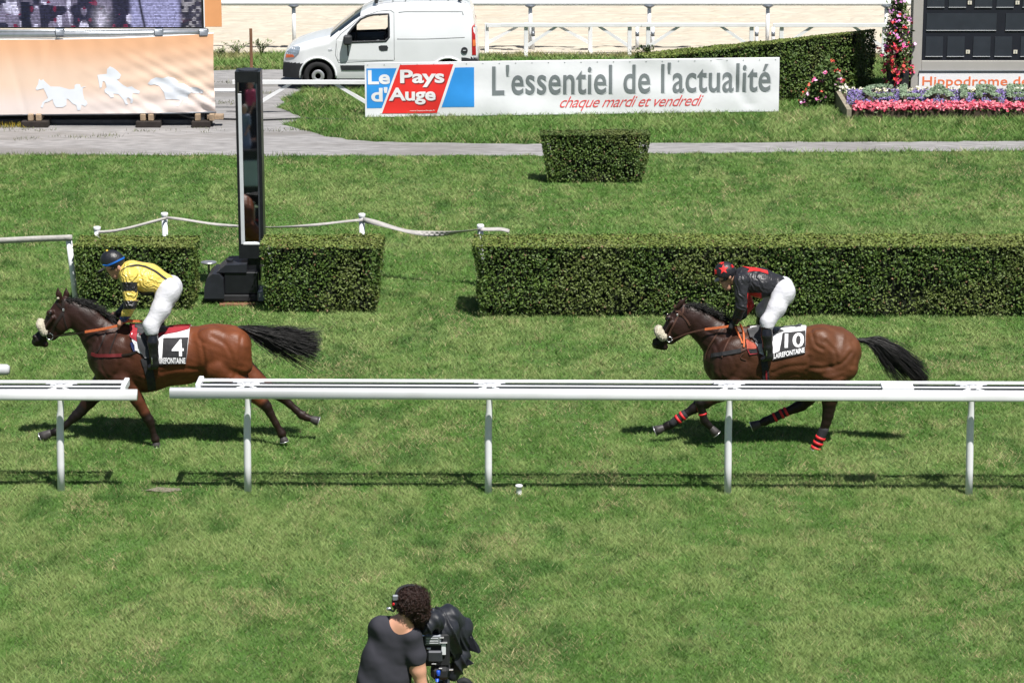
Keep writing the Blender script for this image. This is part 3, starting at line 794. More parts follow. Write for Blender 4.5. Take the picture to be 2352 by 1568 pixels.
redband = mat('red_band', (.62, .025, .03), .55, .1, 20)
wrapm = mat('black_wrap', (.022, .022, .026), .8, .2, 30, bump=.3, bs=90)
buckle = mat('polished_steel', (.7, .7, .72), .2, .05, 10, metal=.9)

def hoof(pc, top, tip, r0, r1, y, parent, shoe=True):
    a, b = pc.P(*top, y), pc.P(*tip, y); d = (b-a).normalized()
    mb = MB(); mb.tube([a-d*.015, a, a+(b-a)*.55, b], [r0*.8/pc.S, r0/pc.S, (r0*.35+r1*.65)/pc.S, r1/pc.S], 14, flat=.92)
    o = mb.build('hoof', hoofm, parent, True)
    if shoe: m2 = MB(); m2.tube([b-d*.002, b+d*.007], r1*1.02/pc.S, 14, flat=.92); m2.build('horseshoe', shoem, o, True)
    return o

def horse(name, label, pc, prims, legs, colf, mane, tail, grooves, eye, nostril, group):
    root = thing(name, label, 'horse', pc.base, group=group)
    V, Fq = sdf_mesh(prims, .0095)
    nq = np.cross(V[Fq[:, 2]]-V[Fq[:, 0]], V[Fq[:, 3]]-V[Fq[:, 1]]); nv = np.zeros_like(V)
    for k in range(4): np.add.at(nv, Fq[:, k], nq)
    nv /= np.linalg.norm(nv, axis=1)[:, None]+1e-9
    yy = V[:, 1]*1.3
    dsp = .0075*(vnoise(V[:, 0]+yy+.35*V[:, 2], V[:, 2]*.8-V[:, 0]*.35, 7., 51)-.5)+.004*(vnoise(V[:, 0]*.5+yy, V[:, 2]*1.6+V[:, 0]*.6, 15., 52)-.5)
    for pts, amp, wd in grooves:      # shallow lines between the big muscles, with a soft swell beside them
        q = np.array([pc.P(x, y, -.2) for x, y in spline([(a, b, 0) for a, b in pts], 14)[:, :2]])[:, [0, 2]]
        q = np.array([[a, 0, b] for a, b in q]); W2 = V.copy(); W2[:, 1] = 0
        d = seg_dist(W2, q); gate = sstep(.05, .12, np.abs(V[:, 1]))
        amp = amp*.5; dsp = dsp+gate*(-amp*np.exp(-(d/wd)**2)+amp*.55*np.exp(-((d-2.1*wd)/(wd*1.2))**2))
    V = V+nv*(dsp*sstep(.35, .75, V[:, 2]))[:, None]
    mesh('body', V, Fq, coatm, root, True, colf(V))
    bv = bvh_of(V, Fq)
    for top, tip, r0, r1, y in legs: hoof(pc, top, tip, r0, r1, y, root)
    h, n = pc.cast(bv, *eye, -.006); mb = MB()
    mb.lathe([(.021*math.sin(a), .021*math.cos(a)) for a in np.linspace(.05, 3.09, 9)], 12, at=h)
    h2 = Vector((h.x, -h.y, h.z)); mb.build('eye', eyem, root, True)
    mb = MB(); mb.lathe([(.021*math.sin(a), .021*math.cos(a)) for a in np.linspace(.05, 3.09, 9)], 12, at=h2); mb.build('eye', eyem, root, True)
    r = np.random.default_rng(3)
    # mane: strands rooted on the crest blown back
    crest = spline([pc.P(*p, 0) for p in mane['crest']], 60); paths = []
    for i in range(mane['n']):
        t = r.random()*59; a = crest[int(t)].copy(); a[1] += r.normal(0, .018); a[2] -= .012
        fl = mane['flow']; L = mane['len']*r.uniform(.5, 1.15)*(1.0 if t > 6 else .55)
        d = np.array([fl[0]+r.normal(0, .12), r.normal(-.1, .22), fl[1]+r.normal(0, .2)]); e = a+d*L
        m = a+np.array([L*.18, -.01+r.normal(0, .02), L*.24]); e[2] -= L*.15
        paths.append(spline([a, m, (m+e)/2+np.array([0, r.normal(0, .01), .02*r.normal()]), e], 8))
    strands('mane', paths, .0042, .0012, hairm, root, 1)
    # tail
    gd = spline([pc.P(*p[:2], 0) for p in tail['path']], 14); wv = np.interp(np.linspace(0, 1, 14), np.linspace(0, 1, len(tail['path'])), [p[2]/pc.S for p in tail['path']])
    tang = np.gradient(gd, axis=0); tang /= np.linalg.norm(tang, axis=1)[:, None]; upn = np.stack([-tang[:, 2], 0*tang[:, 0], tang[:, 0]], 1)
    paths = []; clump = r.normal(0, .5, (22, 2))
    for i in range(tail['n']):
        cidx = r.integers(22); o1, o2 = clump[cidx]+r.normal(0, .26, 2); L = r.uniform(.55, 1.0); st = r.uniform(0, .3)
        tt = st+(L-st)*np.linspace(0, 1, 14); j = tt*13; j0 = np.minimum(j.astype(int), 12); f = (j-j0)[:, None]
        cpt = gd[j0]*(1-f)+gd[j0+1]*f; up = upn[j0]*(1-f)+upn[j0+1]*f; ww = (wv[j0]*(1-f[:, 0])+wv[j0+1]*f[:, 0])
        gr = np.linspace(.25, 1, 14)
        p = cpt+up*(o1*ww*gr)[:, None]; p[:, 1] += o2*ww*.55*gr; p[:, 2] -= tail.get('droop', .0)*np.clip(np.linspace(0, 1, 14), 0, 1)**1.5*r.uniform(0, 1)
        p += np.cumsum(r.normal(0, .0022, p.shape), 0)
        paths.append(p)
    strands('tail', paths, .0046, .0014, hairm, root, 2)
    return root, bv

def hand_prims(c, d, s, n, sc=1., k=.006):
    """closed hand: palm c, d wrist-to-knuckle, s across the knuckles (thumb side +), n towards the palm"""
    c, d, s, n = Vector(c), Vector(d).normalized(), Vector(s).normalized(), Vector(n).normalized(); o = []
    o.append(('c', c-d*.035*sc, c+d*.03*sc, .026*sc, .03*sc, 1., .012)); o.append(('c', c+d*.03*sc-s*.026*sc, c+d*.03*sc+s*.026*sc, .017*sc, .017*sc, 1., .01))
    for i, l in enumerate((.85, 1, .97, .78)):
        b = c+d*.036*sc+s*(1.5-i)*.0195*sc; r = (.0098-.0006*abs(i-1))*sc
        p1 = b+d*.03*l*sc+n*.014*sc; p2 = p1-d*.004*sc+n*.026*l*sc; p3 = p2-d*.024*l*sc+n*.004*sc
        o += [('c', b, p1, r, r*.95, 1., k), ('c', p1, p2, r*.95, r*.9, 1., k), ('c', p2, p3, r*.9, r*.8, 1., k)]
    t0 = c-d*.012*sc+s*.026*sc+n*.008*sc; t1 = t0+s*.016*sc+d*.028*sc+n*.014*sc; t2 = t1+d*.02*sc+n*.016*sc-s*.012*sc
    o += [('c', t0, t1, .013*sc, .0115*sc, 1., .01), ('c', t1, t2, .0112*sc, .009*sc, 1., k)]
    return o
skin = mat('skin', (1, 1, 1), .5, .06, 14, attr=True, spec=.4, bump=.08, bs=120)
silky = mat('yellow_silk', (1, 1, 1), .34, .06, 9, attr=True, spec=.6, bump=.8, wave=(7., 11, (.3, .5, .9), .012))
silkk = mat('black_silk', (1, 1, 1), .42, .08, 9, attr=True, spec=.4, bump=.6, wave=(7., 9, (.3, .5, .9), .010))
breech = mat('white_breeches', (.58, .58, .62), .6, .04, 9, bump=.55, bs=13, stretch=(.8, 1, 1.5))
bootm = mat('black_boot', (.010, .010, .012), .22, .2, 9, spec=.6, bump=.2, bs=14)
bluem = mat('blue_band', (.012, .13, .5), .5, .1, 12)
SK = np.array([.50, .27, .19])

def rider(name, label, pc, sp, shirtm, shirtcol, helmetcol, gloves, group):
    root = thing(name, label, 'person', pc.base, group=group)
    mir = lambda p: tuple([p[0], Vector((p[1].x, -p[1].y, p[1].z)), Vector((p[2].x, -p[2].y, p[2].z))]+list(p[3:])) if p[0] == 'c' else tuple([p[0], Vector((p[1].x, -p[1].y, p[1].z))]+list(p[2:]))
    c, S_ = pc.c, pc.S
    sk_, jaw, chin, nose = sp['skull'], sp['jaw'], sp['chin'], sp['nose']
    body = [c(*sk_, sk_[0]+8, sk_[1]+12, sk_[2], sy=.8, k=.02), c(*jaw, *chin, sy=.85, k=.02), c(nose[0]+16, nose[1]-18, 12, *nose, 11, k=.01),
            c(nose[0]+9, nose[1]+20, 9, nose[0]+16, nose[1]+22, 9, ya=-.012, yb=-.012, k=.008), c(*sp['neck'], k=.02)]
    for s_ in (-1, 1): body.append(pc.e(sp['ear'][0], sp['ear'][1], 13, 20, .012, ya=s_*.083, k=.008))
    for s_ in (-1, 1): body.append(pc.e(nose[0]+14, nose[1]-22, 10, 7, .012, ya=s_*.033, k=.006))
    for s_ in (-1, 1): body.append(pc.e(*sp['eye'], 13, 8, .014, s_*.035, 0, .01, '-'))
    tor = [c(*a, *b, sy=q, k=.035) for a, b, q in sp['torso']]
    na = pc.chain(sp['arm'], -.15, -.15); na = []
    for pts, ys in ((sp['arm'], sp['army']), (sp['farm'], sp['farmy'])):
        for i in range(len(pts)-1): na.append(('c', pc.P(*pts[i][:2], ys[i]), pc.P(*pts[i+1][:2], ys[i+1]), pts[i][2]/S_, pts[i+1][2]/S_, 1., .022))
    sh = lambda p, q: tuple(list(p[:3])+[p[3]+q, p[4]+q]+list(p[5:]))
    hips = [c(*sp['pelvis'][0], *sp['pelvis'][1], sy=1.12, k=.04)]
    leg = [('c', pc.P(*a[:2], ya), pc.P(*b[:2], yb), a[2]/S_, b[2]/S_, 1., .04) for a, b, ya, yb in zip(sp['leg'][:-1], sp['leg'][1:], sp['legy'][:-1], sp['legy'][1:])]
    hipb = [pc.e(*sp['butt'], .13, -.1, 0, .05)]
    shin = [('c', pc.P(*a[:2], ya), pc.P(*b[:2], yb), a[2]/S_, b[2]/S_, 1., .02) for a, b, ya, yb in zip(sp['boot'][:-1], sp['boot'][1:], sp['booty'][:-1], sp['booty'][1:])]
    shin2 = shin+[mir(p) for p in shin]; leg2 = leg+hipb+[mir(p) for p in leg+hipb]
    hands = []
    for (hx, hy), yy, (dx, dz) in sp['hands']:
        d = Vector((dx, .0, dz)); n_ = Vector((dz, 0, -dx)) if dx < 0 else Vector((-dz, 0, dx))
        n_ = Vector((.35, .0, -.9)) if True else n_
        hands.append(hand_prims(pc.P(hx, hy, yy), d, (0.2, 0, 1), (0, .8 if yy < 0 else -.8, -.5), 1.0))
    allb = body+[sh(p, -.014) for p in tor+na+hips+leg2+shin2 if p[0] == 'c']+[p for hh in hands for p in hh]
    V, Fq = sdf_mesh(allb, .0065); K = np.tile(SK, (len(V), 1))
    zx, zy = pc.inv(V)
    lip = np.exp(-(((zx-nose[0]-11)/9)**2+((zy-nose[1]-20)/5)**2)); K = K*(1-lip[:, None]*.5)+np.array([.35, .1, .09])*lip[:, None]*.5
    eyeb = np.exp(-(((zx-sp['eye'][0])/12)**2+((zy-sp['eye'][1])/7)**2)); K *= (1-.8*eyeb[:, None])
    mesh('body', V, Fq, skin, root, True, K)
    # hair at the nape under the helmet
    V, Fq = sdf_mesh([c(sk_[0]+18, sk_[1]+8, sk_[2]*.9, sk_[0]+26, sk_[1]+30, sk_[2]*.72, sy=.82, k=.01)], .008)
    mesh('hair', V, Fq, mat(name+'_hair', (.02, .013, .01), .8, .3, 60, bump=.6, bs=120), root, True)
    V, Fq = sdf_mesh(tor+na, .0065); bs = bvh_of(V, Fq)
    shirt = mesh('silks', V, Fq, shirtm, root, True, shirtcol(pc, V))
    V, Fq = sdf_mesh(hips+leg2, .008); mesh('breeches', V, Fq, breech, root, True); bb = bvh_of(V, Fq)
    for sd in (shin, [mir(p) for p in shin]):
        V, Fq = sdf_mesh(sd, .007); b = mesh('boot', V, Fq, bootm, root, True)
        q = sd[0]; a, e = q[1], q[2]; d = (e-a).normalized()
        m2 = MB(); m2.tube([a-d*.0+d*.012, a+d*.035], [q[3]*1.06, q[3]*1.05], 14); m2.build('boot_top', leather, b, True)
    if gloves:
        for hh in hands:
            V, Fq = sdf_mesh([sh(p, .003) for p in hh], .005); mesh('glove', V, Fq, blackm, root, True)
    # helmet with peak
    hx, hy, rx, rz = sp['helmet']; rot = sp['hrot']
    pr = [pc.e(hx, hy, rx, rz, .102, 0, rot, .02)]
    cutc = pc.P(hx, hy, 0); n_ = Vector((-math.sin(rot)*0+sp['cut'][0], 0, sp['cut'][1])).normalized()
    V, Fq = sdf_mesh(pr, .006)
    Vn = np.array(V); dd = (Vn-np.array(cutc))@np.array(n_); lim = sp['cutd']/S_
    low = dd < lim; Vn[low] -= np.outer((dd[low]-lim)*.82, np.array(n_))
    hel = mesh('helmet', Vn, Fq, mat(name+'_cap', (1, 1, 1), .42, .12, 12, attr=True, spec=.5, bump=.35, bs=26), root, True, helmetcol(pc, Vn)); bh = bvh_of(Vn, Fq)
    px, py, qx, qy = sp['peak']; a, b = pc.P(px, py, 0), pc.P(qx, qy, 0); mb = MB(); n = 9; v = []; f = []
    for i in range(n):
        an = -1+2*i/(n-1); w_ = .085*math.sin(an*1.25); t = math.cos(an*1.25)
        for z in (0, -.006): v += [(a.x+.01, w_, a.z+z), (a.x+(b.x-a.x)*t, w_, a.z+(b.z-a.z)*t+z)]
    for i in range(n-1):
        q = i*4; f += [(q, q+1, q+5, q+4), (q+2, q+6, q+7, q+3), (q+1, q+3, q+7, q+5)]
    mb.add(v, f); mb.build('peak', black, hel, True)
    return root, bs, bh, bb, shirt, hel, hands

# ---------------------------------------------------------------- horse number four
b4 = W(400, 1018); SA = math.atan2(H-.9, b4.y)
p4 = Pic(b4, 1100, 1480, 639., SA); c, e = p4.c, p4.e
N_, F_ = -.125, .125
pr4 = [c(700, 825, 218, 900, 865, 232, sy=.74, k=.06), c(900, 865, 232, 1180, 832, 203, sy=.80, k=.06), c(1180, 832, 203, 1430, 790, 185, sy=.86, k=.08),
       c(1430, 790, 186, 1530, 765, 158, sy=1.0, k=.06), c(700, 690, 95, 860, 700, 78, sy=.5, k=.06)]
for s in (-1, 1):
    pr4 += [e(1400, 790, 150, 165, .12, s*.16, .2, .05), e(1540, 830, 128, 180, .15, s*.15, -.15, .04), e(1470, 900, 110, 120, .13, s*.15, .0, .04),
            c(1585, 770, 92, 1610, 900, 80, s*.12, s*.13, 1, .04),
            e(690, 860, 125, 190, .13, s*.17, -.45, .035), e(640, 930, 90, 90, .12, s*.15, 0, .03), c(800, 900, 80, 700, 1000, 80, s*.17, s*.15, .9, .03),
            c(605, 900, 74, 610, 965, 72, s*.09, s*.1, 1, .03), e(860, 800, 90, 130, .06, s*.215, .3, .04)]
# neck
nk = [(355, 480, 66, .6), (425, 540, 98, .56), (500, 595, 116, .56), (585, 690, 140, .6), (690, 765, 175, .66)]
for a, b in zip(nk[:-1], nk[1:]): pr4.append(c(a[0], a[1], a[2], b[0], b[1], b[2], sy=(a[3]+b[3])/2, k=.03))
# head
pr4 += [c(318, 470, 62, 268, 560, 74, sy=.6, k=.025), c(268, 560, 74, 200, 643, 52, sy=.62, k=.025), c(200, 643, 52, 142, 708, 42, sy=.66, k=.02), c(142, 708, 42, 118, 733, 37, sy=.82, k=.02),
        c(325, 585, 68, 235, 690, 34, sy=.62, k=.025), c(150, 738, 30, 178, 748, 26, sy=.8, k=.015)]
for s in (-1, 1):
    pr4 += [e(312, 588, 68, 74, .03, s*.055, .2, .02), e(226, 522, 30, 24, .03, s*.072, .6, .015), c(245, 560, 14, 170, 660, 10, s*.085, s*.06, 1, .02),
            c(108, 700, 20, 118, 722, 20, s*.045, s*.045, 1, .015), e(101, 712, 11, 16, .02, s*.063, .3, .012, '-'), c(106, 757, 4, 165, 752, 4, s*.06, s*.06, 1, .012, '-')]
pr4 += [c(304, 428, 22, 293, 388, 23, -.045, -.055, .55, .012), c(293, 388, 23, 288, 336, 5, -.055, -.055, .55, .012), c(335, 424, 22, 346, 388, 22, .045, .055, .55, .012), c(346, 388, 22, 347, 336, 5, .055, .055, .55, .012)]
def leg(pc, pts, y0, y1, sy=.9, k=.018): return pc.chain(pts, y0, y1, sy, k)
L4a = [(740, 1000, 92), (790, 1075, 66), (845, 1165, 48), (890, 1250, 37), (917, 1300, 36), (930, 1330, 31), (943, 1380, 22), (955, 1420, 22), (963, 1448, 30), (968, 1470, 24)]
L4b = [(620, 990, 92), (540, 1100, 66), (480, 1170, 52), (420, 1240, 40), (388, 1270, 38), (360, 1295, 32), (310, 1340, 24), (262, 1378, 25), (228, 1397, 31), (190, 1405, 25)]
L4c = [(1440, 920, 120), (1560, 1030, 92), (1680, 1110, 60), (1755, 1172, 44), (1785, 1205, 38), (1810, 1255, 29), (1850, 1330, 25), (1880, 1385, 25), (1890, 1405, 32), (1900, 1430, 25)]
L4d = [(1560, 900, 120), (1690, 1010, 88), (1800, 1075, 56), (1885, 1122, 43), (1915, 1145, 36), (1960, 1190, 27), (2015, 1240, 25), (2050, 1272, 31), (2085, 1290, 26), (2120, 1300, 24)]
pr4 += leg(p4, L4a, -.17, N_)+leg(p4, L4b, .16, F_)+leg(p4, L4c, -.15, N_)+leg(p4, L4d, .15, F_)
pr4 += [c(1742, 1160, 22, 1722, 1125, 12, N_, N_, 1, .02), c(2062, 1262, 10, 2078, 1240, 5, F_, F_, 1, .01)]
gr4 = [([(1325, 740), (1345, 860), (1340, 960)], .012, .020), ([(1610, 700), (1596, 850), (1560, 975)], .010, .018), ([(815, 700), (802, 850), (770, 970)], .010, .022), ([(620, 600), (575, 690), (545, 800)], .010, .018),
       ([(560, 700), (600, 800), (590, 900), (640, 980)], .008, .018), ([(1400, 690), (1500, 745), (1550, 850), (1530, 950)], .008, .022), ([(1030, 945), (1180, 915), (1320, 930)], .008, .022), ([(1290, 640), (1300, 700), (1345, 730)], .008, .02),
       ([(690, 780), (720, 880), (700, 960)], .007, .02), ([(900, 960), (1000, 930)], .005, .02), ([(430, 560), (520, 640), (620, 680)], .006, .02), ([(270, 590), (330, 650)], .004, .012)]
def coat(pc, lower, x0, x1, front, back, zk, muz):
    def f(V):
        zx, zy = pc.inv(V); t = sstep(x0, x1, zx)[:, None]
        K = np.array(front)*(1-t)+np.array(back)*t
        n = vnoise(V[:, 0]+V[:, 1], V[:, 2], 3.0, 2)[:, None]; K = K*(.82+.36*n)
        d = np.full(len(V), 1e9)
        for pts, ya, yb, i0 in lower:
            q = [pc.P(p[0], p[1], ya+(yb-ya)*i/(len(pts)-1)) for i, p in enumerate(pts)][i0:]
            d = np.minimum(d, seg_dist(V, q))
        k = 1-sstep(.07, .125, d); m = sstep(muz[0], muz[1], zx)
        k = np.maximum(k*.93, (1-m)*.85)[:, None]
        K = K*(1-k)+np.array([.007, .0055, .005])*k
        nose = np.exp(-(((zx-muz[2])/26)**2+((zy-muz[3])/30)**2))[:, None]*.5
        K = K*(1-nose)+np.array([.035, .028, .03])*nose
        return K
    return f
low4 = [(L4a, -.17, N_, 4), (L4b, .16, F_, 3), (L4c, -.15, N_, 4), (L4d, .15, F_, 3)]
hs4, bv4 = horse('racehorse', 'bay racehorse in the lead with red saddle pad and number 4', p4, pr4,
    [((968, 1466), (968, 1500), 27, 38, N_), ((188, 1404), (118, 1438), 28, 42, F_), ((1901, 1432), (1908, 1462), 27, 37, N_), ((2118, 1300), (2172, 1318), 25, 36, F_)],
    coat(p4, low4, 480, 1350, (.027, .011, .008), (.150, .044, .016), 0, (150, 230, 125, 690)),
    dict(crest=[(335, 425), (420, 448), (500, 475), (580, 520), (650, 575), (700, 610)], n=620, flow=(.85, .12), len=.17),
    dict(path=[(1590, 628, 22), (1660, 640, 40), (1780, 672, 64), (1920, 702, 78), (2060, 735, 92), (2200, 760, 108)], n=1700, droop=.07), gr4, (228, 528), None, 'galloping racehorses')
# tack
sd = thing('saddle_cloth', 'white and red number 4 cloth on the leading horse', 'saddle cloth', b4)
p4.drape(bv4, 'cloth', [(812, 625), (1000, 655), (1240, 638), (1203, 889), (1012, 898), (935, 850), (850, 802), (822, 730)], clothw, sd, .014, both=True)
p4.drape(bv4, 'red_pad', [(798, 612), (850, 622), (1000, 646), (1233, 629), (1238, 646), (1160, 668), (1040, 690), (1004, 712), (985, 722), (900, 690), (932, 765), (880, 752), (835, 720), (808, 700)], redm, sd, .02, both=True)
pn = p4.drape(bv4, 'number_panel', [(1046, 712), (1226, 706), (1203, 888), (1013, 897), (1015, 852), (1034, 846)], clothk, sd, .019)
p4.drape(bv4, 'number', None, lettering, pn, .0235, mesh2=text2d('4', .012, 0, 1106, 1190, 838, 722))
p4.drape(bv4, 'lettering', None, lettering, pn, .0235, mesh2=text2d('CLAIREFONTAINE', .03, 0, 962, 1200, 889, 848))
p4.drape(bv4, 'blue_edge', [(804, 738), (826, 735), (850, 800), (828, 802)], navym, sd, .016)
p4.drape(bv4, 'front_patch', [(835, 735), (880, 760), (905, 790), (870, 800), (838, 795)], clothw, sd, .02)
st = thing('saddle', 'small dark racing saddle under the yellow jockey', 'saddle', b4)
p4.drape(bv4, 'flap', [(860, 640), (960, 640), (1000, 660), (1000, 740), (960, 850), (905, 850), (860, 770), (850, 700)], saddlem, st, .028, both=True)
Vs, Fs = sdf_mesh([c(850, 615, 16, 960, 640, 24, sy=3., k=.02), c(960, 640, 24, 1110, 640, 13, sy=4.5, k=.02)], .008); mesh('seat', Vs, Fs, saddlem, st, True)
br = thing('bridle', 'black bridle with white sheepskin noseband on the leading horse', 'bridle', b4)
def sheepskin(pc, a, b, r, parent, wid=.075):
    A, B = pc.P(*a, 0), pc.P(*b, 0)
    mid = (A+B)/2; rr = r/pc.S; L = B-A
    pr = [('c', A+Vector((0, y, -abs(y)*.35)), B+Vector((0, y, -abs(y)*.35)), rr, rr*.95, 1, .02) for y in np.linspace(-wid, wid, 5)]
    V, Fq = sdf_mesh(pr, .007); r_ = np.random.default_rng(2)
    n = V-np.array(mid); n /= np.linalg.norm(n, axis=1)[:, None]
    V = V+n*r_.normal(0, .0035, len(V))[:, None]
    return mesh('noseband', V, Fq, fleece, parent, True)
sheepskin(p4, (152, 588), (182, 640), 27, br)
for pts, wd in (([(272, 440), (292, 470), (322, 490)], 14), ([(318, 425), (328, 500), (322, 520)], 20), ([(322, 515), (300, 550), (262, 600), (232, 668)], 20), ([(320, 520), (332, 590), (346, 640)], 9), ([(186, 640), (215, 690)], 12)):
    p4.strap(bv4, 'strap', pts, wd, leather, br, .005, mirror=True)
def ring(pc, bv, x, y, r, parent):
    h, n = pc.cast(bv, x, y, .008); mb = MB()
    mb.tube([h+Vector((math.cos(a)*r/pc.S, 0, math.sin(a)*r/pc.S)) for a in np.linspace(0, 2*math.pi, 17)], .0055, 6); mb.build('bit_ring', buckle, parent, True); return h
hb4 = ring(p4, bv4, 216, 692, 24, br)
mb = MB(); h, n = p4.cast(bv4, 324, 500, .012); mb.box(h.x-.012, h.x+.012, h.y-.004, h.y+.004, h.z-.016, h.z+.016, bev=.003); mb.build('buckle', buckle, br)
mb = MB(); mb.lathe([(.001, -.016), (.013, -.01), (.016, 0), (.013, .01), (.001, .016)], 10, at=p4.P(289, 417, -.06)); mb.build('ear_plug', fleece, br, True)
def tubeline(name, pts, r, m, parent, flat=1.):
    mb = MB(); mb.tube([Vector(p) for p in spline(pts, 18)], r, 6, flat=flat); return mb.build(name, m, parent, True)
rn = thing('reins', 'orange and black reins in the hands of the yellow jockey', 'reins', b4)
def flatline(name, pts, wd, m, parent):
    P = [Vector(p) for p in spline(pts, 16)]; V = []; n = len(P)
    for p in P: V += [p+Vector((0, -.003, -wd/2)), p+Vector((0, .003, -wd/2)), p+Vector((0, .003, wd/2)), p+Vector((0, -.003, wd/2))]
    Fc = [(i*4+k, i*4+(k+1) % 4, i*4+4+(k+1) % 4, i*4+4+k) for i in range(n-1) for k in range(4)]+[(3, 2, 1, 0), tuple((n-1)*4+k for k in range(4))]
    return mesh(name, V, Fc, m, parent, False)
for s, hy in ((-1, -.17), (1, .13)):
    flatline('grip', [p4.P(728 if s < 0 else 700, 615 if s < 0 else 560, hy), p4.P(600, 642 if s < 0 else 600, s*.17), p4.P(475, 662 if s < 0 else 640, s*.15)], .028, orangem, rn)
    flatline('strap', [p4.P(475, 662 if s < 0 else 640, s*.15), p4.P(380, 680 if s < 0 else 665, s*.125), Vector((hb4.x+.03, hb4.y*-s, hb4.z))], .016, leather, rn)
flatline('grip', [p4.P(735, 600, -.14), p4.P(800, 585, -.08), p4.P(900, 582, .04), p4.P(800, 575, .1), p4.P(705, 545, .13)], .026, orangem, rn)
darkred = mat('dark_red_web', (.14, .012, .015), .7, .15, 12)
bp = thing('breastplate', 'red and black breast strap round the leading horse', 'harness', b4)
p4.strap(bv4, 'breast_band', [(520, 822), (560, 835), (660, 835), (740, 830)], 24, darkred, bp, .008, mirror=True)
p4.strap(bv4, 'strap', [(735, 832), (800, 822), (850, 802)], 14, leather, bp, .008, mirror=True)
p4.strap(bv4, 'strap', [(632, 655), (600, 740), (568, 805), (545, 828)], 9, leather, bp, .006, mirror=True)
p4.strap(bv4, 'strap', [(722, 632), (690, 720), (660, 790), (650, 850)], 9, leather, bp, .006, mirror=True)
p4.strap(bv4, 'girth', [(905, 850), (930, 930), (945, 1010), (950, 1080)], 62, clothk, st, .009, mirror=True)

# ---------------------------------------------------------------- jockey in yellow
def shirt4(pc, V):
    zx, zy = pc.inv(V); K = np.tile(np.array([.74, .56, .12]), (len(V), 1)); blk = np.array([.014, .013, .014])
    arm = [pc.P(805, 265, -.17), pc.P(815, 470, -.24), pc.P(765, 560, -.17)]; far = [pc.P(790, 262, .17), pc.P(800, 450, .24), pc.P(735, 525, .15)]
    da = seg_dist(V, arm); df = seg_dist(V, far)
    near = (da < .13) & (zy > 290) & (zx < 870); fr = (df < .12) & (zy > 270) & (V[:, 1] > .05)
    h = ((zy > 305) & (zy < 372)) | ((zy > 438) & (zy < 500))
    K[near & h] = blk; K[fr & (zy > 280)] = blk*1.3
    K[near & (zy > 552)] = np.array([.012, .05, .2])
    K[(zy > 372) & (zx > 845) & (zx < 990) & ~near] = blk
    return K
def helm4(pc, V):
    zx, zy = pc.inv(V); K = np.tile(np.array([.012, .013, .017]), (len(V), 1))
    return K
sp4 = dict(skull=(700, 165, 62), jaw=(690, 200, 46), chin=(712, 250, 30), nose=(676, 238), eye=(678, 214), ear=(738, 200), neck=(735, 200, 42, 790, 240, 48),
    torso=[((830, 240, 98), (950, 280, 112), 1.15), ((950, 280, 112), (1062, 318, 84), 1.12)],
    arm=[(812, 262, 66), (815, 380, 52), (812, 470, 44), (785, 530, 36), (762, 565, 29)], army=[-.17, -.21, -.24, -.2, -.17],
    farm=[(800, 255, 62), (805, 440, 44), (760, 500, 34), (722, 522, 27)], farmy=[.17, .24, .18, .13],
    pelvis=((1075, 325, 78), (1092, 365, 84)), leg=[(1088, 365, 84), (1032, 500, 68), (957, 618, 56), (962, 655, 50)], legy=[-.09, -.2, -.28, -.3], butt=(1112, 370, 62, 82),
    boot=[(965, 672, 40), (968, 740, 41), (972, 840, 34), (978, 900, 32), (940, 918, 22)], booty=[-.3, -.33, -.335, -.335, -.34],
    hands=[((742, 588), -.17, (-.55, -.83)), ((700, 530), .13, (-.8, -.3))], helmet=(692, 148, 90, 80), hrot=-.2, cut=(.22, .97), cutd=-32, peak=(625, 200, 588, 220))
j4, bs4, bh4, bb4, shirt_4, hel_4, _ = rider('jockey', 'jockey in yellow silks and black cap crouching on the leading horse', p4, sp4, silky, shirt4, helm4, False, 'jockeys riding the race')
for pts in ([(757, 222), (800, 195), (870, 181), (930, 192), (1000, 226), (1080, 285)],): p4.strap(bs4, 'black_braid', pts, 17, clothk, shirt_4, .004, mirror=True)
p4.strap(bs4, 'black_braid', [(850, 370), (900, 388), (940, 398), (985, 392)], 14, clothk, shirt_4, .004)
p4.strap(bh4, 'cap_band', [(607, 198), (650, 185), (700, 165), (745, 142), (774, 126)], 12, bluem, hel_4, .004, mirror=True)
p4.strap(bh4, 'cap_cord', [(722, 72), (728, 110), (722, 150)], 4, blackm, hel_4, .003)
mb = MB(); mb.lathe([(.012, 0), (.016, .008), (.01, .016), (.002, .018)], 10, at=p4.P(655, 78, 0)); mb.build('cap_button', mat('yellow_cloth', (.7, .5, .06), .6), hel_4, True)
mb = MB(); gp_ = [p4.P(660+14*abs(t)*3, 212-10*abs(t), t*.085) for t in np.linspace(-1, 1, 9)]; mb.tube(gp_, .017, 8); mb.build('goggles', black, j4, True)
mb = MB(); a = p4.P(975, 850, -.335); mb.tube([a+Vector((-.02, -.06, -.06)), a+Vector((-.02, -.05, .02)), a+Vector((-.02, 0, .1)), a+Vector((-.02, .05, .02)), a+Vector((-.02, .06, -.06)), a+Vector((-.02, -.06, -.06))], .006, 6)
mb.build('stirrup', buckle, st, True)
tubeline('stirrup_strap', [p4.P(925, 700, -.29), p4.P(935, 780, -.31), a+Vector((-.02, 0, .1))], .009, leather, st)

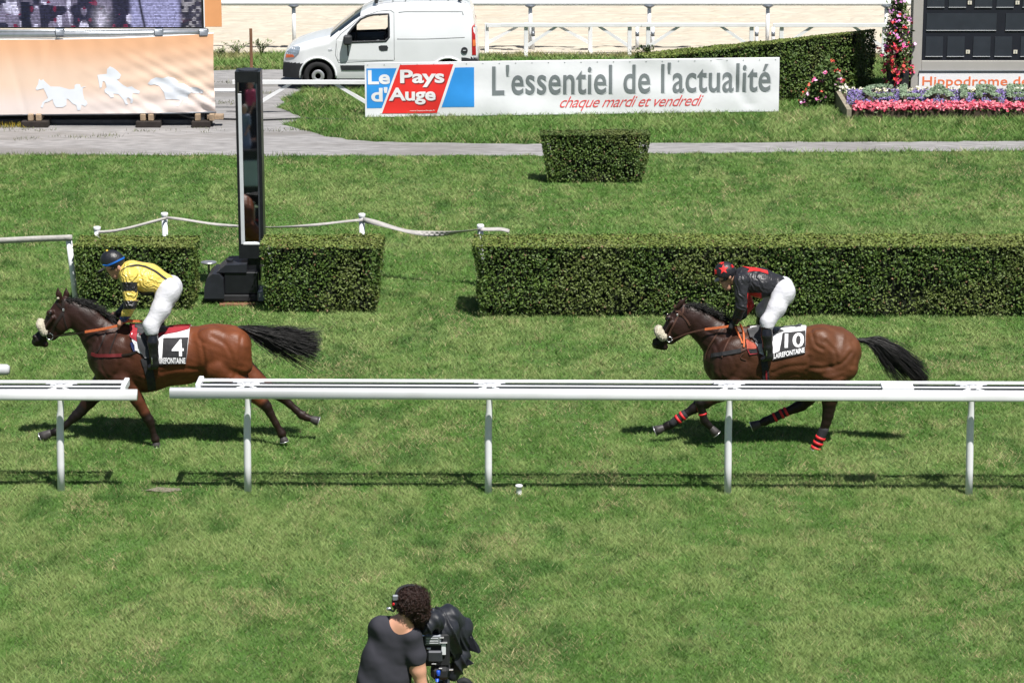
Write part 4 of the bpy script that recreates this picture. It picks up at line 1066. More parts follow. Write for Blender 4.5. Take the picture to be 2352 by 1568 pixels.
# ---------------------------------------------------------------- horse number ten
b10 = W(1800, 1024)
q = Pic(b10, 1100, 1480, 667., math.atan2(H-.9, b10.y)); c, e = q.c, q.e
pr = [c(700, 812, 232, 900, 825, 238, sy=.74, k=.06), c(900, 825, 238, 1150, 792, 213, sy=.8, k=.06), c(1150, 792, 213, 1380, 745, 190, sy=.88, k=.08), c(1380, 745, 191, 1490, 748, 172, sy=1.0, k=.06),
      c(1490, 748, 172, 1570, 768, 100, sy=1., k=.06), c(690, 650, 92, 850, 650, 75, sy=.5, k=.06)]
for s in (-1, 1):
    pr += [e(1370, 720, 120, 140, .12, s*.17, .3, .045), e(1490, 790, 120, 130, .16, s*.14, .3, .03), e(1500, 880, 125, 130, .15, s*.145, -.1, .03), e(1360, 870, 100, 110, .12, s*.165, .1, .03), c(1560, 760, 95, 1560, 880, 90, s*.1, s*.12, 1, .035),
           e(680, 820, 125, 185, .13, s*.17, -.45, .03), e(635, 900, 90, 90, .12, s*.155, 0, .025), c(800, 870, 85, 700, 985, 85, s*.17, s*.15, .9, .03),
           c(615, 870, 78, 620, 960, 74, s*.09, s*.1, 1, .03), e(860, 780, 90, 120, .06, s*.22, .3, .04)]
nk = [(330, 462, 70, .6), (388, 512, 98, .56), (480, 582, 114, .56), (578, 655, 140, .6), (690, 745, 178, .66)]
for a, b in zip(nk[:-1], nk[1:]): pr.append(c(a[0], a[1], a[2], b[0], b[1], b[2], sy=(a[3]+b[3])/2, k=.03))
pr += [c(300, 462, 62, 258, 548, 76, sy=.6, k=.025), c(258, 548, 76, 190, 625, 54, sy=.62, k=.025), c(190, 625, 54, 140, 680, 43, sy=.66, k=.02), c(140, 680, 43, 116, 700, 37, sy=.82, k=.02),
       c(318, 572, 72, 225, 668, 34, sy=.62, k=.025), c(140, 712, 30, 178, 722, 26, sy=.8, k=.015)]
for s in (-1, 1):
    pr += [e(303, 575, 72, 76, .03, s*.056, .2, .02), e(205, 505, 30, 24, .03, s*.072, .6, .015), c(225, 540, 14, 165, 640, 10, s*.085, s*.06, 1, .02),
           c(104, 678, 20, 110, 700, 20, s*.045, s*.045, 1, .015), e(96, 688, 11, 16, .02, s*.063, .3, .012, '-'), c(96, 728, 4, 160, 724, 4, s*.06, s*.06, 1, .012, '-'),
           c(272, 420, 18, 300, 388, 19, s*.05, s*.058, .55, .012), c(300, 388, 19, 330 if s < 0 else 350, 350 if s < 0 else 332, 4, s*.058, s*.06, .55, .01)]
La = [(640, 1000, 92), (560, 1090, 62), (490, 1145, 48), (435, 1172, 44), (400, 1195, 38), (345, 1230, 30), (250, 1305, 28), (212, 1322, 32), (175, 1340, 26)]
Lb = [(720, 990, 92), (620, 1070, 64), (520, 1125, 48), (462, 1148, 42), (466, 1185, 32), (482, 1255, 26), (492, 1285, 30), (520, 1315, 25), (545, 1338, 23)]
Lc = [(1360, 930, 112), (1320, 1040, 84), (1275, 1115, 58), (1230, 1165, 46), (1190, 1185, 40), (1110, 1220, 32), (1000, 1270, 30), (955, 1290, 33), (915, 1306, 26)]
Ld = [(1460, 940, 122), (1450, 1060, 82), (1440, 1140, 56), (1436, 1195, 46), (1432, 1240, 43), (1420, 1300, 36), (1395, 1370, 30), (1372, 1430, 33), (1356, 1465, 27)]
pr += leg(q, La, .16, F_)+leg(q, Lb, -.16, N_)+leg(q, Lc, .15, F_)+leg(q, Ld, -.15, N_)
pr += [c(1470, 1190, 20, 1478, 1150, 10, N_, N_, 1, .02)]
gr10 = [([(1270, 790), (1255, 890), (1225, 970)], .013, .020), ([(1290, 600), (1315, 690), (1370, 725)], .010, .018), ([(1285, 872), (1400, 866), (1510, 835), (1590, 760)], .013, .020), ([(1395, 670), (1465, 750), (1475, 830)], .010, .02),
        ([(812, 690), (802, 840), (770, 960)], .010, .022), ([(610, 590), (560, 680), (530, 790)], .010, .018), ([(560, 700), (595, 790), (590, 890), (640, 970)], .008, .018), ([(1000, 905), (1120, 858), (1240, 850)], .009, .02),
        ([(1040, 960), (1150, 920), (1225, 930)], .006, .018), ([(1310, 930), (1400, 960), (1520, 930)], .009, .02), ([(690, 780), (720, 870), (700, 960)], .007, .02), ([(420, 540), (510, 620), (610, 660)], .006, .02), ([(1600, 690), (1625, 780), (1600, 860)], .006, .02)]
low10 = [(La, .16, F_, 3), (Lb, -.16, N_, 3), (Lc, .15, F_, 2), (Ld, -.15, N_, 2)]
hs10, bv10 = horse('racehorse', 'brown racehorse behind with red banded leg wraps and number 10', q, pr,
    [((172, 1341), (108, 1366), 27, 40, F_), ((545, 1338), (585, 1385), 25, 36, N_), ((912, 1307), (848, 1332), 27, 40, F_), ((1355, 1465), (1335, 1506), 27, 38, N_)],
    coat(q, low10, 450, 1250, (.028, .012, .009), (.112, .041, .017), 0, (150, 215, 118, 665)),
    dict(crest=[(315, 408), (400, 425), (480, 455), (560, 490), (640, 530)], n=520, flow=(.8, .25), len=.16),
    dict(path=[(1625, 665, 16), (1700, 672, 26), (1790, 690, 55), (1890, 760, 78), (2000, 850, 82), (2090, 930, 80), (2175, 1000, 55)], n=1300, droop=.05), gr10, (205, 512), None, 'galloping racehorses')
for pts, ya, bands in (([(345, 1228), (225, 1318)], F_, (.22, .5)), ([(463, 1178), (490, 1280)], N_, (.12, .5)), ([(1120, 1212), (985, 1280)], F_, (.05, .3, .68)), ([(1412, 1330), (1345, 1495)], N_, (.5, .74, .97))):
    a, b = q.P(*pts[0], ya), q.P(*pts[1], ya); d = b-a; root_ = None
    rr = (.056, .052) if ya == N_ and pts[0][0] > 1000 else (.054, .05)
    if pts[0][0] == 463: rr = (.05, .044)
    mb = MB(); mb.tube([a, a+d*.15, a+d*.5, a+d*.85, b], [rr[0]*.93, rr[0], rr[0]*.97, rr[1], rr[1]*.93], 14); wr = mb.build('leg_wrap', wrapm, hs10, True)
    for t in bands:
        m2 = MB(); m2.tube([a+d*(t-.055), a+d*(t+.075)], rr[0]*1.08, 14); m2.build('red_band', redband, wr, True)
sd = thing('saddle_cloth', 'white and black number 10 cloth on the rear horse', 'saddle cloth', b10)
q.drape(bv10, 'cloth', [(822, 575), (900, 566), (1000, 592), (1250, 568), (1244, 770), (1004, 820), (900, 770), (870, 700), (830, 620)], clothw, sd, .014, both=True)
pn = q.drape(bv10, 'number_panel', [(1072, 624), (1150, 616), (1244, 606), (1244, 769), (1005, 819), (1005, 774), (1050, 757), (1062, 700)], clothk, sd, .019)
v2, f2 = text2d('10', .02, 0, 1090, 1232, 730, 628); v2[:, 1] += (1160-v2[:, 0])*.06
q.drape(bv10, 'number', None, lettering, pn, .0235, mesh2=(v2, f2))
v2, f2 = text2d('CLAIREFONTAINE', .03, 0, 985, 1238, 789, 752); v2[:, 1] += (1120-v2[:, 0])*.205
q.drape(bv10, 'lettering', None, lettering, pn, .0235, mesh2=(v2, f2))
q.drape(bv10, 'red_pad', [(795, 668), (850, 690), (885, 715), (890, 772), (830, 780), (808, 745)], redm, sd, .012)
q.drape(bv10, 'dark_inset', [(820, 738), (878, 735), (884, 766), (834, 768)], clothk, sd, .017)
q.drape(bv10, 'salmon_pad', [(797, 665), (850, 690), (880, 716), (868, 735), (805, 735)], mat('salmon_cloth', (.5, .11, .07), .7, .1, 9), sd, .017)
st = thing('saddle', 'grey and black racing saddle under the jockey with red stars', 'saddle', b10)
q.drape(bv10, 'flap', [(802, 590), (900, 572), (1000, 585), (1000, 680), (960, 760), (905, 740), (870, 690), (825, 655)], saddlem, st, .026, both=True)
q.drape(bv10, 'flap_tip', [(870, 702), (935, 705), (925, 745), (900, 762)], mat('grey_cloth', (.4, .41, .43), .6, .15, 9), st, .03)
Vs, Fs = sdf_mesh([c(900, 575, 14, 1000, 596, 18, sy=4., k=.02), c(1000, 596, 18, 1130, 582, 10, sy=5.5, k=.02), c(1130, 582, 10, 1212, 549, 5, sy=5., k=.02)], .008); mesh('seat', Vs, Fs, saddlem, st, True)
q.strap(bv10, 'girth', [(930, 800), (945, 880), (955, 980), (955, 1050)], 50, clothk, st, .009, mirror=True)
q.strap(bv10, 'girth_stripe', [(953, 900), (957, 980), (957, 1050)], 12, redm, st, .015)
br = thing('bridle', 'brown bridle with white sheepskin noseband on the rear horse', 'bridle', b10)
sheepskin(q, (130, 590), (158, 618), 34, br)
for pts, wd in (([(222, 420), (255, 450), (300, 460)], 16), ([(318, 420), (312, 470), (290, 480)], 14), ([(285, 465), (262, 520), (225, 590), (205, 640)], 14), ([(305, 480), (345, 520), (368, 560)], 12), ([(165, 625), (195, 655)], 12)):
    q.strap(bv10, 'strap', pts, wd, brownl, br, .005, mirror=True)
hb10 = ring(q, bv10, 212, 662, 20, br)
mb = MB(); h, n = q.cast(bv10, 272, 480, .012); mb.box(h.x-.01, h.x+.01, h.y-.004, h.y+.004, h.z-.014, h.z+.014, bev=.003); mb.build('buckle', buckle, br)
rn = thing('reins', 'orange and brown reins held by the jockey with red stars', 'reins', b10)
for s, hy in ((-1, -.16), (1, .13)):
    flatline('grip', [q.P(670, 566 if s < 0 else 545, hy), q.P(580, 578 if s < 0 else 560, s*.16), q.P(482, 590 if s < 0 else 572, s*.15)], .026, orangem, rn)
    flatline('strap', [q.P(482, 590 if s < 0 else 572, s*.15), q.P(370, 615 if s < 0 else 600, s*.13), Vector((hb10.x+.03, hb10.y*-s, hb10.z))], .016, brownl, rn)
for pts in ([(712, 570), (740, 640), (768, 700)], [(748, 550), (772, 620), (782, 690), (780, 728)]):
    pts3 = [q.P(pts[0][0], pts[0][1], -.17)]+[q.cast(bv10, x, y, .012)[0] for x, y in pts[1:]]
    flatline('grip', pts3, .006, orangem, rn); tubeline('grip', pts3, .012, orangem, rn)
bp = thing('breastplate', 'black breast strap with brown straps on the rear horse', 'harness', b10)
q.strap(bv10, 'breast_band', [(538, 788), (640, 772), (700, 760), (760, 748)], 30, clothk, bp, .008, mirror=True)
for pts, wd in (([(640, 520), (600, 590), (550, 660), (515, 720), (495, 780), (488, 815)], 11), ([(695, 625), (660, 690), (638, 740), (620, 800)], 10), ([(760, 750), (820, 725), (875, 698)], 18), ([(780, 770), (755, 790), (758, 810), (800, 822)], 6)):
    q.strap(bv10, 'strap', pts, wd, brownl, bp, .007)

def shirt10(pc, V):
    zx, zy = pc.inv(V); K = np.tile(np.array([.02, .02, .024]), (len(V), 1))
    K[(zy > 318) & (zx > 800) & (zx < 905)] = np.array([.5, .02, .02])
    return K
def helm10(pc, V): return np.tile(np.array([.014, .014, .018]), (len(V), 1))
sp10 = dict(skull=(638, 165, 60), jaw=(622, 212, 46), chin=(648, 268, 30), nose=(610, 252), eye=(608, 226), ear=(662, 197), neck=(675, 200, 42, 735, 215, 48),
    torso=[((775, 215, 100), (900, 240, 110), 1.15), ((900, 240, 110), (1010, 255, 84), 1.12)],
    arm=[(752, 230, 64), (752, 330, 50), (755, 420, 44), (730, 490, 34), (712, 530, 28)], army=[-.17, -.21, -.23, -.19, -.16],
    farm=[(740, 225, 60), (800, 400, 46), (760, 470, 38), (710, 520, 28)], farmy=[.17, .24, .19, .13],
    pelvis=((1040, 270, 72), (1068, 308, 84)), leg=[(1066, 308, 86), (1022, 430, 67), (956, 535, 54), (955, 565, 46)], legy=[-.09, -.2, -.28, -.3], butt=(1092, 312, 62, 84),
    boot=[(950, 568, 42), (953, 640, 43), (962, 730, 38), (972, 795, 34), (925, 815, 20)], booty=[-.3, -.33, -.335, -.335, -.34],
    hands=[((688, 556), -.16, (-.4, -.9)), ((680, 545), .12, (-.6, -.7))], helmet=(626, 160, 84, 82), hrot=-.1, cut=(.1, .99), cutd=-32, peak=(575, 208, 545, 226))
j10, bs10, bh10, bb10, shirt_10, hel_10, _ = rider('jockey', 'jockey in black silks with red stars crouching on the rear horse', q, sp10, silkk, shirt10, helm10, True, 'jockeys riding the race')
def star(cx, cy, r, rot=0, sx=1, sy=1, shear=0):
    out = []
    for i in range(10):
        a = math.pi/2+rot+i*math.pi/5; R = r if i % 2 == 0 else r*.42
        x, y = R*math.cos(a)*sx, -R*math.sin(a)*sy; out.append((cx+x+shear*y, cy+y))
    return out
redstar = mat('red_star', (.72, .025, .025), .5, .06, 12)
for st_ in (star(616, 138, 38, .1), star(600, 92, 24, .5, 1, .5), star(554, 158, 26, .3, .5, 1), star(686, 108, 22, .2, .9, .8)):
    q.drape(bh10, 'red_star', st_, redstar, hel_10, .004, step=6)
q.drape(bs10, 'red_star', [(745, 113), (800, 124), (850, 126), (945, 150), (952, 176), (890, 156), (840, 152), (795, 162), (812, 138)], redstar, shirt_10, .005, step=6)
mb = MB(); gp_ = [q.P(596+14*abs(t)*3, 222-10*abs(t), t*.085) for t in np.linspace(-1, 1, 9)]; mb.tube(gp_, .017, 8); mb.build('goggles', black, j10, True)
mb = MB(); a = q.P(966, 740, -.335); mb.tube([a+Vector((-.02, -.06, -.06)), a+Vector((-.02, -.05, .02)), a+Vector((-.02, 0, .1)), a+Vector((-.02, .05, .02)), a+Vector((-.02, .06, -.06)), a+Vector((-.02, -.06, -.06))], .006, 6)
mb.build('stirrup', buckle, st, True)

# ================================================================ finish mirror
mg = mat('mirror_glass', (.78, .8, .82), .02, 0, 3, metal=1.)
mb0 = W(575, 694); Ym = mb0.y; sM = 6505/((Ym)*CP+(H-1.5)*SP)
root = thing('finish_mirror', 'tall black framed finish line mirror on a wheeled base', 'mirror', (mb0.x, Ym, 0))
X = lambda px: At(px, 400, Ym).x-mb0.x
Z = lambda py: zat(Ym, py)
x0, x1, z0, z1 = X(544.5), X(602.5), Z(594), Z(165)
xi0, xi1, zi0, zi1 = X(549.5), X(596), Z(563), Z(190)
basem = mat('base_black', (.018, .02, .026), .5, .2, 8)
fr = MB(); fr.box(x0, xi0, 0, .34, z0, z1, bev=.004); fr.box(xi1, x1, 0, .34, z0, z1, bev=.004); fr.box(xi0+.001, xi1-.001, .003, .338, zi1, z1-.001); fr.box(xi0+.001, xi1-.001, .003, .338, z0+.001, zi0)
fr.box(xi0, xi1, .335, .345, zi0, zi1); fr.build('frame', black, root)
MB().lathe([(.14, 0), (.14, .012), (.05, .02)], 16, at=((x0+x1)/2, .16, z1)).build('top_cap', steel, root)
greym = mat('grey_and_sunlit_edge', (.55, .57, .6), .5, .06, 8)
MB().box(xi0+.002, xi0+.052, .01, .05, zi0+.01, zi1-.16, bev=.004).build('inner_edge', greym, root)  # pale colour stands for sunlight on the frame's inner edge
MB().box(xi1-.028, xi1-.002, .01, .05, zi0+.01, zi1, bev=.004).build('inner_edge', steel, root)
MB().box(xi0+.03, xi1-.002, .008, .06, zi0+.002, zi0+.03, bev=.004).build('sill', white, root)
TILT = math.radians(5.0); YAW = math.radians(5.0); MN = Vector((math.sin(YAW), -math.cos(YAW)*math.cos(TILT), math.sin(TILT))).normalized()
zm = (zi0+zi1)/2; hh = (zi1-zi0)/2-.003
v = []
for s in (-1, 1):
    for x in (xi0+.004, xi1-.004): v.append((x, .17-((x-(xi0+xi1)/2)*MN.x+s*hh*MN.z)/MN.y, zm+s*hh))
mesh('mirror_glass', v, [(0, 1, 3, 2)], mg, root, False)
gx, gz = (lambda x: X(402+x/2.678)), (lambda y: Z(149+y/2.678))
MB().box(gx(432), gx(512), .05, .3, .3, z0, bev=.006).build('column', black, root)
mb = MB(); mb.prism([(gx(245), gz(1266)), (gx(300), gz(1222)), (gx(432), gz(1216)), (gx(432), gz(1266))], -.12, .5); mb.tube([(gx(320), .1, gz(1216)), (gx(320), .1, gz(1204))], .05, 10)
mb.build('hood', basem, root)
mb = MB(); pts = [(gx(168), gz(1418)), (gx(170), gz(1350)), (gx(188), gz(1295)), (gx(222), gz(1268)), (gx(262), gz(1270)), (gx(288), gz(1300)), (gx(292), gz(1418))]
mb.prism(pts, -.2, .45); mb.build('winch_housing', basem, root)
MB().box(gx(290), gx(500), -.1, .5, gz(1400), gz(1266), bev=.012).build('engine_block', black, root)
MB().box(gx(170), gx(590), -.15, .5, gz(1440), gz(1402), bev=.01).build('chassis', blackm, root)
MB().box(gx(500), gx(588), -.22, .2, gz(1432), gz(1372), bev=.008).build('side_box', darkalu, root)
MB().box(gx(510), gx(570), .25, .5, gz(1265), gz(1190), bev=.008).build('white_box', white, root)
MB().box(gx(515), gx(562), .25, .32, gz(1160), gz(1142), bev=.004).build('plate', white, root)
MB().box(gx(262), gx(482), -.25, .1, -.01, .03, bev=.006).build('ground_plank', wood, root)
for x in (200, 250, 330, 430, 540, 580):
    mb = MB(); mb.lathe([(.05, -.035), (.085, -.03), (.085, .03), (.05, .035)], 16, axis='y', at=(gx(x), .0 if x % 20 else .25, .085)); mb.build('wheel', blackm, root, True)
mb = MB(); mb.lathe([(.015, 0), (.015, gz(1250)), (.03, gz(1250)), (.11, gz(1246)), (.11, gz(1240)), (.06, gz(1236))], 16, at=(gx(178), .3, 0)); mb.build('jockey_wheel_stand', alu, root, True)
mb = MB(); mb.box(-.035, .035, -.02, .02, -.02, .2, bev=.004); tag(mb.build('marker_block', palewood, None, False, W(435, 690)), 'small pale block on the turf left of the mirror base', 'block')

# what the mirror looks at: a low terrace in front of the stand
def reflect(px, py, Yp):
    d = ray(px, py); o = Vector((0, 0, H)); t = (Ym+.17)/d.y; hit = o+d*t; n = MN
    r = d-n*(2*d.dot(n)); k = (Yp-hit.y)/r.y; return hit+r*k
tc = reflect(573, 300, 9); terr = mat('terrace_dark', (.03, .028, .03), .8, .3, 4)
lo_, up_ = reflect(573, 345, 10.4).z, reflect(573, 325, 9.0).z
mb = MB(); mb.box(-5, 5, -1.5, 1.1, 0, up_, bev=.01); mb.box(-5, 5, 1.101, 3.0, 0, up_-.45, bev=.01); mb.box(-5, 5, 3.001, 3.3, 0, up_-.2, bev=.01)
mb.box(-5, 5, -2.2, -1.501, 0, 5.6, bev=.01)
ter = mb.build('terrace', terr, None, False, Vector((tc.x, 8, 0)))
tag(ter, 'dark terrace of the stand seen in the finish mirror', 'terrace', kind=None)
def stander(name, label, p, h, shirt, legs, hair, rz=0., bald=False, dress=False):
    root = thing(name, label, 'person', p, rz, 'spectators in the mirror')
    s = h/1.75; v = lambda x, y, z: Vector((x*s, y*s, z*s)); P_ = []
    body = [('c', v(0, 0, 1.62), v(0, .01, 1.66), .085*s, .095*s, .85, .02), ('c', v(0, .05, 1.55), v(0, .07, 1.53), .05*s, .035*s, .9, .02), ('c', v(0, 0, 1.45), v(0, 0, 1.58), .055*s, .055*s, 1, .02), ('c', v(0, .1, 1.61), v(0, .115, 1.59), .014*s, .016*s, 1, .01)]
    tor = [('c', v(-.1, 0, 1.36), v(.1, 0, 1.36), .11*s, .11*s, 1, .03), ('c', v(0, 0, 1.3), v(0, 0, 1.0), .155*s, .14*s, .72, .05)]
    arm = []; leg = []
    for q in (-1, 1):
        arm += [('c', v(q*.19, 0, 1.4), v(q*.25, .0, 1.12), .062*s, .045*s, 1, .02)]
        body += [('c', v(q*.25, 0, 1.12), v(q*.23, .12, .9), .04*s, .028*s, 1, .02)]+hand_prims(v(q*.225, .14, .84), (0, .35, -1), (0, 1, .3), (-q, 0, 0), .95*s)
        body += [('e', v(q*.088, 0, 1.62), (.012*s, .022*s, .032*s), 0, .01)]
        leg += [('c', v(q*.09, 0, .92), v(q*.1, .02, .5), .09*s, .062*s, 1, .03), ('c', v(q*.1, .02, .5), v(q*.1, 0, .1), .058*s, .042*s, 1, .02)]
        body += [('c', v(q*.1, -.02, .05), v(q*.11, .16, .035), .045*s, .034*s, 1, .02)]
    thin = lambda pr, d: [tuple(list(p[:3])+[p[3]-d, p[4]-d]+list(p[5:])) for p in pr]
    V, Fq = sdf_mesh(body+thin(tor+arm+leg, .012), .011); mesh('body', V, Fq, skin, root, True, np.tile(SK, (len(V), 1)))
    V, Fq = sdf_mesh(tor+arm, .011); mesh('shirt', V, Fq, shirt, root, True)
    lg = leg+[('c', v(0, 0, .95), v(0, 0, .9), .14*s, .14*s, .8, .04)]
    if dress: lg = [('c', v(0, 0, .98), v(0, 0, .5), .15*s, .22*s, .8, .04)]
    V, Fq = sdf_mesh(lg, .012); mesh('dress' if dress else 'trousers', V, Fq, legs, root, True)
    V, Fq = sdf_mesh([('c', v(0, -.025, 1.65), v(0, -.01, 1.69), .095*s, .09*s, .9, .01)], .011); mesh('hair', V, Fq, hair, root, True)
    return root
pinkm = mat('pink_shirt', (.62, .09, .17), .8, .1, 6); greyd = mat('grey_dress', (.22, .26, .34), .8, .1, 6); teal = mat('teal_shirt', (.02, .35, .4), .8, .1, 6); ghair = mat('grey_hair', (.35, .32, .29), .8, .2, 40); bhair = mat('dark_hair', (.03, .02, .015), .8, .2, 40)
yU, yL = 8.6, 10.4
a = reflect(576, 206, yU); stander('person', 'grey haired spectator in a pink shirt reflected in the mirror', (a.x, yU, up_), max(1.5, (a.z-up_)/1.6*1.75), pinkm, blackm, ghair, 1.2)
a2 = reflect(590, 212, yU-.5); stander('person', 'dark haired spectator in teal beside the pink shirt', (a2.x+.2, yU-.7, up_), 1.7, teal, blackm, bhair, .6)
a3 = reflect(562, 275, yL); stander('person', 'spectator in a grey dress standing on the lower step', (a3.x, yL, up_-.45), max(1.3, (a3.z-up_+.45)/1.45*1.75), greyd, greyd, ghair, 1.0, dress=True)
a4 = reflect(582, 398, 11.2)
mb = MB(); mb.box(-.4, .4, -.02, .02, -.3, .3, bev=.01); tag(mb.build('grey_panel', mat('panel_grey', (.36, .41, .43), .5, .05, 4), None, False, Vector((a4.x+.15, 11.335, a4.z))), 'grey panel on the terrace front seen in the mirror', 'panel')
for py in (462, 504):
    a5 = reflect(573, py, 11.31); mb = MB(); mb.box(-3, 3, -.008, .008, -.012, .012); tag(mb.build('red_trim', redband, None, False, Vector((a5.x, 11.312, a5.z))), 'upper thin red trim line on the dark terrace front' if py < 480 else 'lower thin red trim line on the dark terrace front', 'trim')

# ================================================================ advertising board
bA, bB = W(840, 273), W(1788, 259.5); dB = (bB-bA).normalized(); LB = (bB-bA).length
bh0, bh1 = zat(bA.y, 147), zat(bB.y, 134.5)
root = thing('advertising_board', 'long white banner board with blue and red newspaper title', 'banner', bA, math.atan2(dB.y, dB.x))
def bsurf(u, v, off=0.):      # u along in picture columns 840..1788, v 0..1 up
    t = (u-840)/948; x = t*LB; h = bh0+(bh1-bh0)*t; z = .03+(h-.03)*v
    y = .012*math.sin(x*2.1+v*2)*math.sin(v*3.14)+.008*math.sin(x*5.3-v*4)+.006*math.sin(x*1.3+v*9)+.02*math.exp(-((x-LB+.5+v*.7)/.12)**2)*(v > .1)
    return (x, y-off, z)
gu = np.linspace(839, 1788, 120); gvv = np.linspace(0, 1, 18)
V = [bsurf(u, v) for u in gu for v in gvv]; Fc = [(i*18+j, (i+1)*18+j, (i+1)*18+j+1, i*18+j+1) for i in range(119) for j in range(17)]
adw = mat('banner_vinyl', (.80, .81, .84), .45, .03, 4, bump=.15, bs=6)
mesh('sheet', V, Fc, adw, root, True)
V = [(x, y+.03, z) for x, y, z in V]; mesh('back_sheet', V, [f[::-1] for f in Fc], mat('banner_back', (.5, .5, .5), .7, .1, 4), root, True)
fr = MB(); zz = lambda u, v: Vector(bsurf(u, v))
fr.tube([zz(839, 1.0)+Vector((0, .02, .0)), zz(1788, 1.0)+Vector((0, .02, 0))], .018, 8); fr.build('top_tube', pvc, root, True)
for u in (842, 1080, 1310, 1550, 1786):
    p = zz(u, 0); MB().tube([(p.x, .06, -.03), (p.x, .06, zz(u, 1).z)], .02, 8).build('stake', darkalu, root, True)
ey = MB()
for i in range(26):
    u = 846+i*37.3
    for vv in (.025, .975): p = zz(u, vv); ey.disc((p.x, p.y-.002, p.z), .012, (0, 1, 0), .004, 8)
o_ = ey.build('eyelets', alu, root); o_['kind'] = 'stuff'
def onboard(name, v2, f, m, off, parent=None):
    v2, f = refine([(a, b*120) for a, b in v2], f, 9); v2 = v2/np.array([1, 120.])
    return mesh(name, [bsurf(u, v, off) for u, v in v2], f, m, parent or root, False)
def vv(u, y):   # picture row to v at that column
    t = (u-840)/948; yt = 147+(134.5-147)*t; yb = 272+(258.5-272)*t; return (yb-y)/(yb-yt)
def quad(pts, step=14):
    v2, f = fill([(x, vv(x, y)*120) for x, y in pts], step); v2[:, 1] /= 120; return v2, f
blue = mat('print_blue', (.035, .30, .78), .5, .04, 4); redp = mat('print_red', (.80, .035, .03), .5, .04, 4); greyp = mat('print_grey', (.19, .215, .225), .5, .06, 4); whitep = mat('print_white', (.83, .83, .85), .5, .02, 4); shadp = mat('print_shadow', (.25, .03, .03), .5, .05, 4); redscript = mat('print_script_red', (.78, .10, .10), .5, .04, 4); palep = mat('print_pale', (.66, .68, .71), .5, .04, 4)
bp_ = onboard('blue_field', *quad([(843, 158), (1087, 155), (1087, 247.5), (843, 251)]), blue, .004)
onboard('white_edge', *quad([(914, 150), (1046, 147.5), (1008, 262), (872, 264)]), whitep, .006, bp_)
rp = onboard('red_field', *quad([(919, 149.5), (1040, 147.5), (1002, 262), (877, 263.5)]), redp, .008)
def words(name, s, x0, x1, yb, yt, m, off, bold=.02, shear=0., parent=None, dx=0., dy=0., sp_=1.):
    v2, f = text2d(s, bold, shear, x0+dx, x1+dx, 0, 1, space=sp_)
    o = []
    for u, t in v2: 
        yy = yb+(yt-yb)*t+dy-(u-x0)*.0138; o.append((u, vv(u, yy)))
    return onboard(name, o, f, m, off, parent)
words('lettering', 'Le', 846, 896, 195.5, 162, whitep, .008, .03)
words('lettering', "d'", 853, 890, 236, 202, whitep, .008, .03)
for dx, dy, m, off in ((2.2, 2.4, shadp, .011), (0, 0, whitep, .013)):
    words('lettering', 'Pays', 919, 1019, 202, 161, m, off, .03, 0, rp, dx, dy, .98)
    words('lettering', 'Auge', 893, 999, 243, 203, m, off, .03, 0, rp, dx, dy, .98)
words('small_print', 'www.lepaysdauge.fr', 940, 998, 259, 255, whitep, .012, .01, 0, rp)
for dx, m, off in ((2.6, palep, .004), (0, greyp, .007)):
    words('slogan', "L'essentiel de l'actualité", 1128, 1768, 221, 150, m, off, .012, 0, None, dx, 1.2 if dx else 0, 1.04)
words('script_line', 'chaque mardi et vendredi', 1283, 1614, 258, 224, redscript, .006, -.004, .5, None, 0, 0, .9)

# ================================================================ big screen trailer
Ys = W(240, 289).y; base = W(240, 289); 
root = thing('video_screen', 'big outdoor video screen showing a crowd, orange side panel', 'screen', (base.x, Ys, 0))
XS = lambda px, dy=0.: At(px, 200, Ys+dy).x-base.x
ZS = lambda py, dy=0.: zat(Ys+dy, py)
# picture on the screen: coloured cells with dark scan lines between
xa, xb = XS(-330), XS(467); zlo, zhi = ZS(62), ZS(62)+2.4
r = np.random.default_rng(77)
def crowd(px, py):      # px in picture columns, py rows above the lower edge
    c = np.array([.30, .27, .42])*(.35+.5*vnoise(px, py, .03, 41))[..., None]
    n = vnoise(px, py, .055, 42); n2 = vnoise(px, py*.7, .09, 43)
    mixc = lambda c, m, q: c*(1-m[..., None])+np.array(q)*m[..., None]
    c = mixc(c, sstep(.50, .60, n), (.022, .022, .05))
    c = mixc(c, sstep(.64, .74, n2)*(n < .52), (.55, .53, .72)); c = mixc(c, sstep(.78, .86, vnoise(px, py, .075, 44)), (.16, .02, .06))
    c = mixc(c, sstep(300, 312, px)*(1-sstep(412, 424, px)), (.30, .30, .52))
    c = mixc(c, sstep(52, 58, px)*(1-sstep(74, 82, px))*(py < 55), (.012, .014, .035))
    c = mixc(c, np.exp(-((px-335-(py-10)*-.18)/3.5)**2), (.015, .015, .03)); c = mixc(c, sstep(420, 428, px)*.9, (.03, .03, .05))
    c = mixc(c, sstep(.6, .72, vnoise(px, py, .12, 48))*sstep(420, 428, px)*.6, (.4, .38, .42)); c = mixc(c, np.exp(-((px-240)/16)**2-((py-18)/22)**2)*.8, (.6, .57, .72))
    c = c*(.55+.9*vnoise(px, py, .35, 46))[..., None]*.8
    return c
nx, nz = 330, 86
gx_ = np.linspace(xa, xb, nx+1); V = []; K = []; Fc = []
cx_ = (np.linspace(-330, 467, nx+1)[:-1]+1.7)
rowh = (zhi-zlo)/nz
for j in range(nz):
    z_ = zlo+j*rowh; cc = crowd(cx_, np.full(nx, (j//1)*rowh*118.))
    for i in range(nx):
        b = len(V); V += [(gx_[i], 0, z_), (gx_[i+1], 0, z_), (gx_[i+1], 0, z_+rowh*.62), (gx_[i], 0, z_+rowh*.62)]; K += [cc[i]]*4; Fc.append((b, b+1, b+2, b+3))
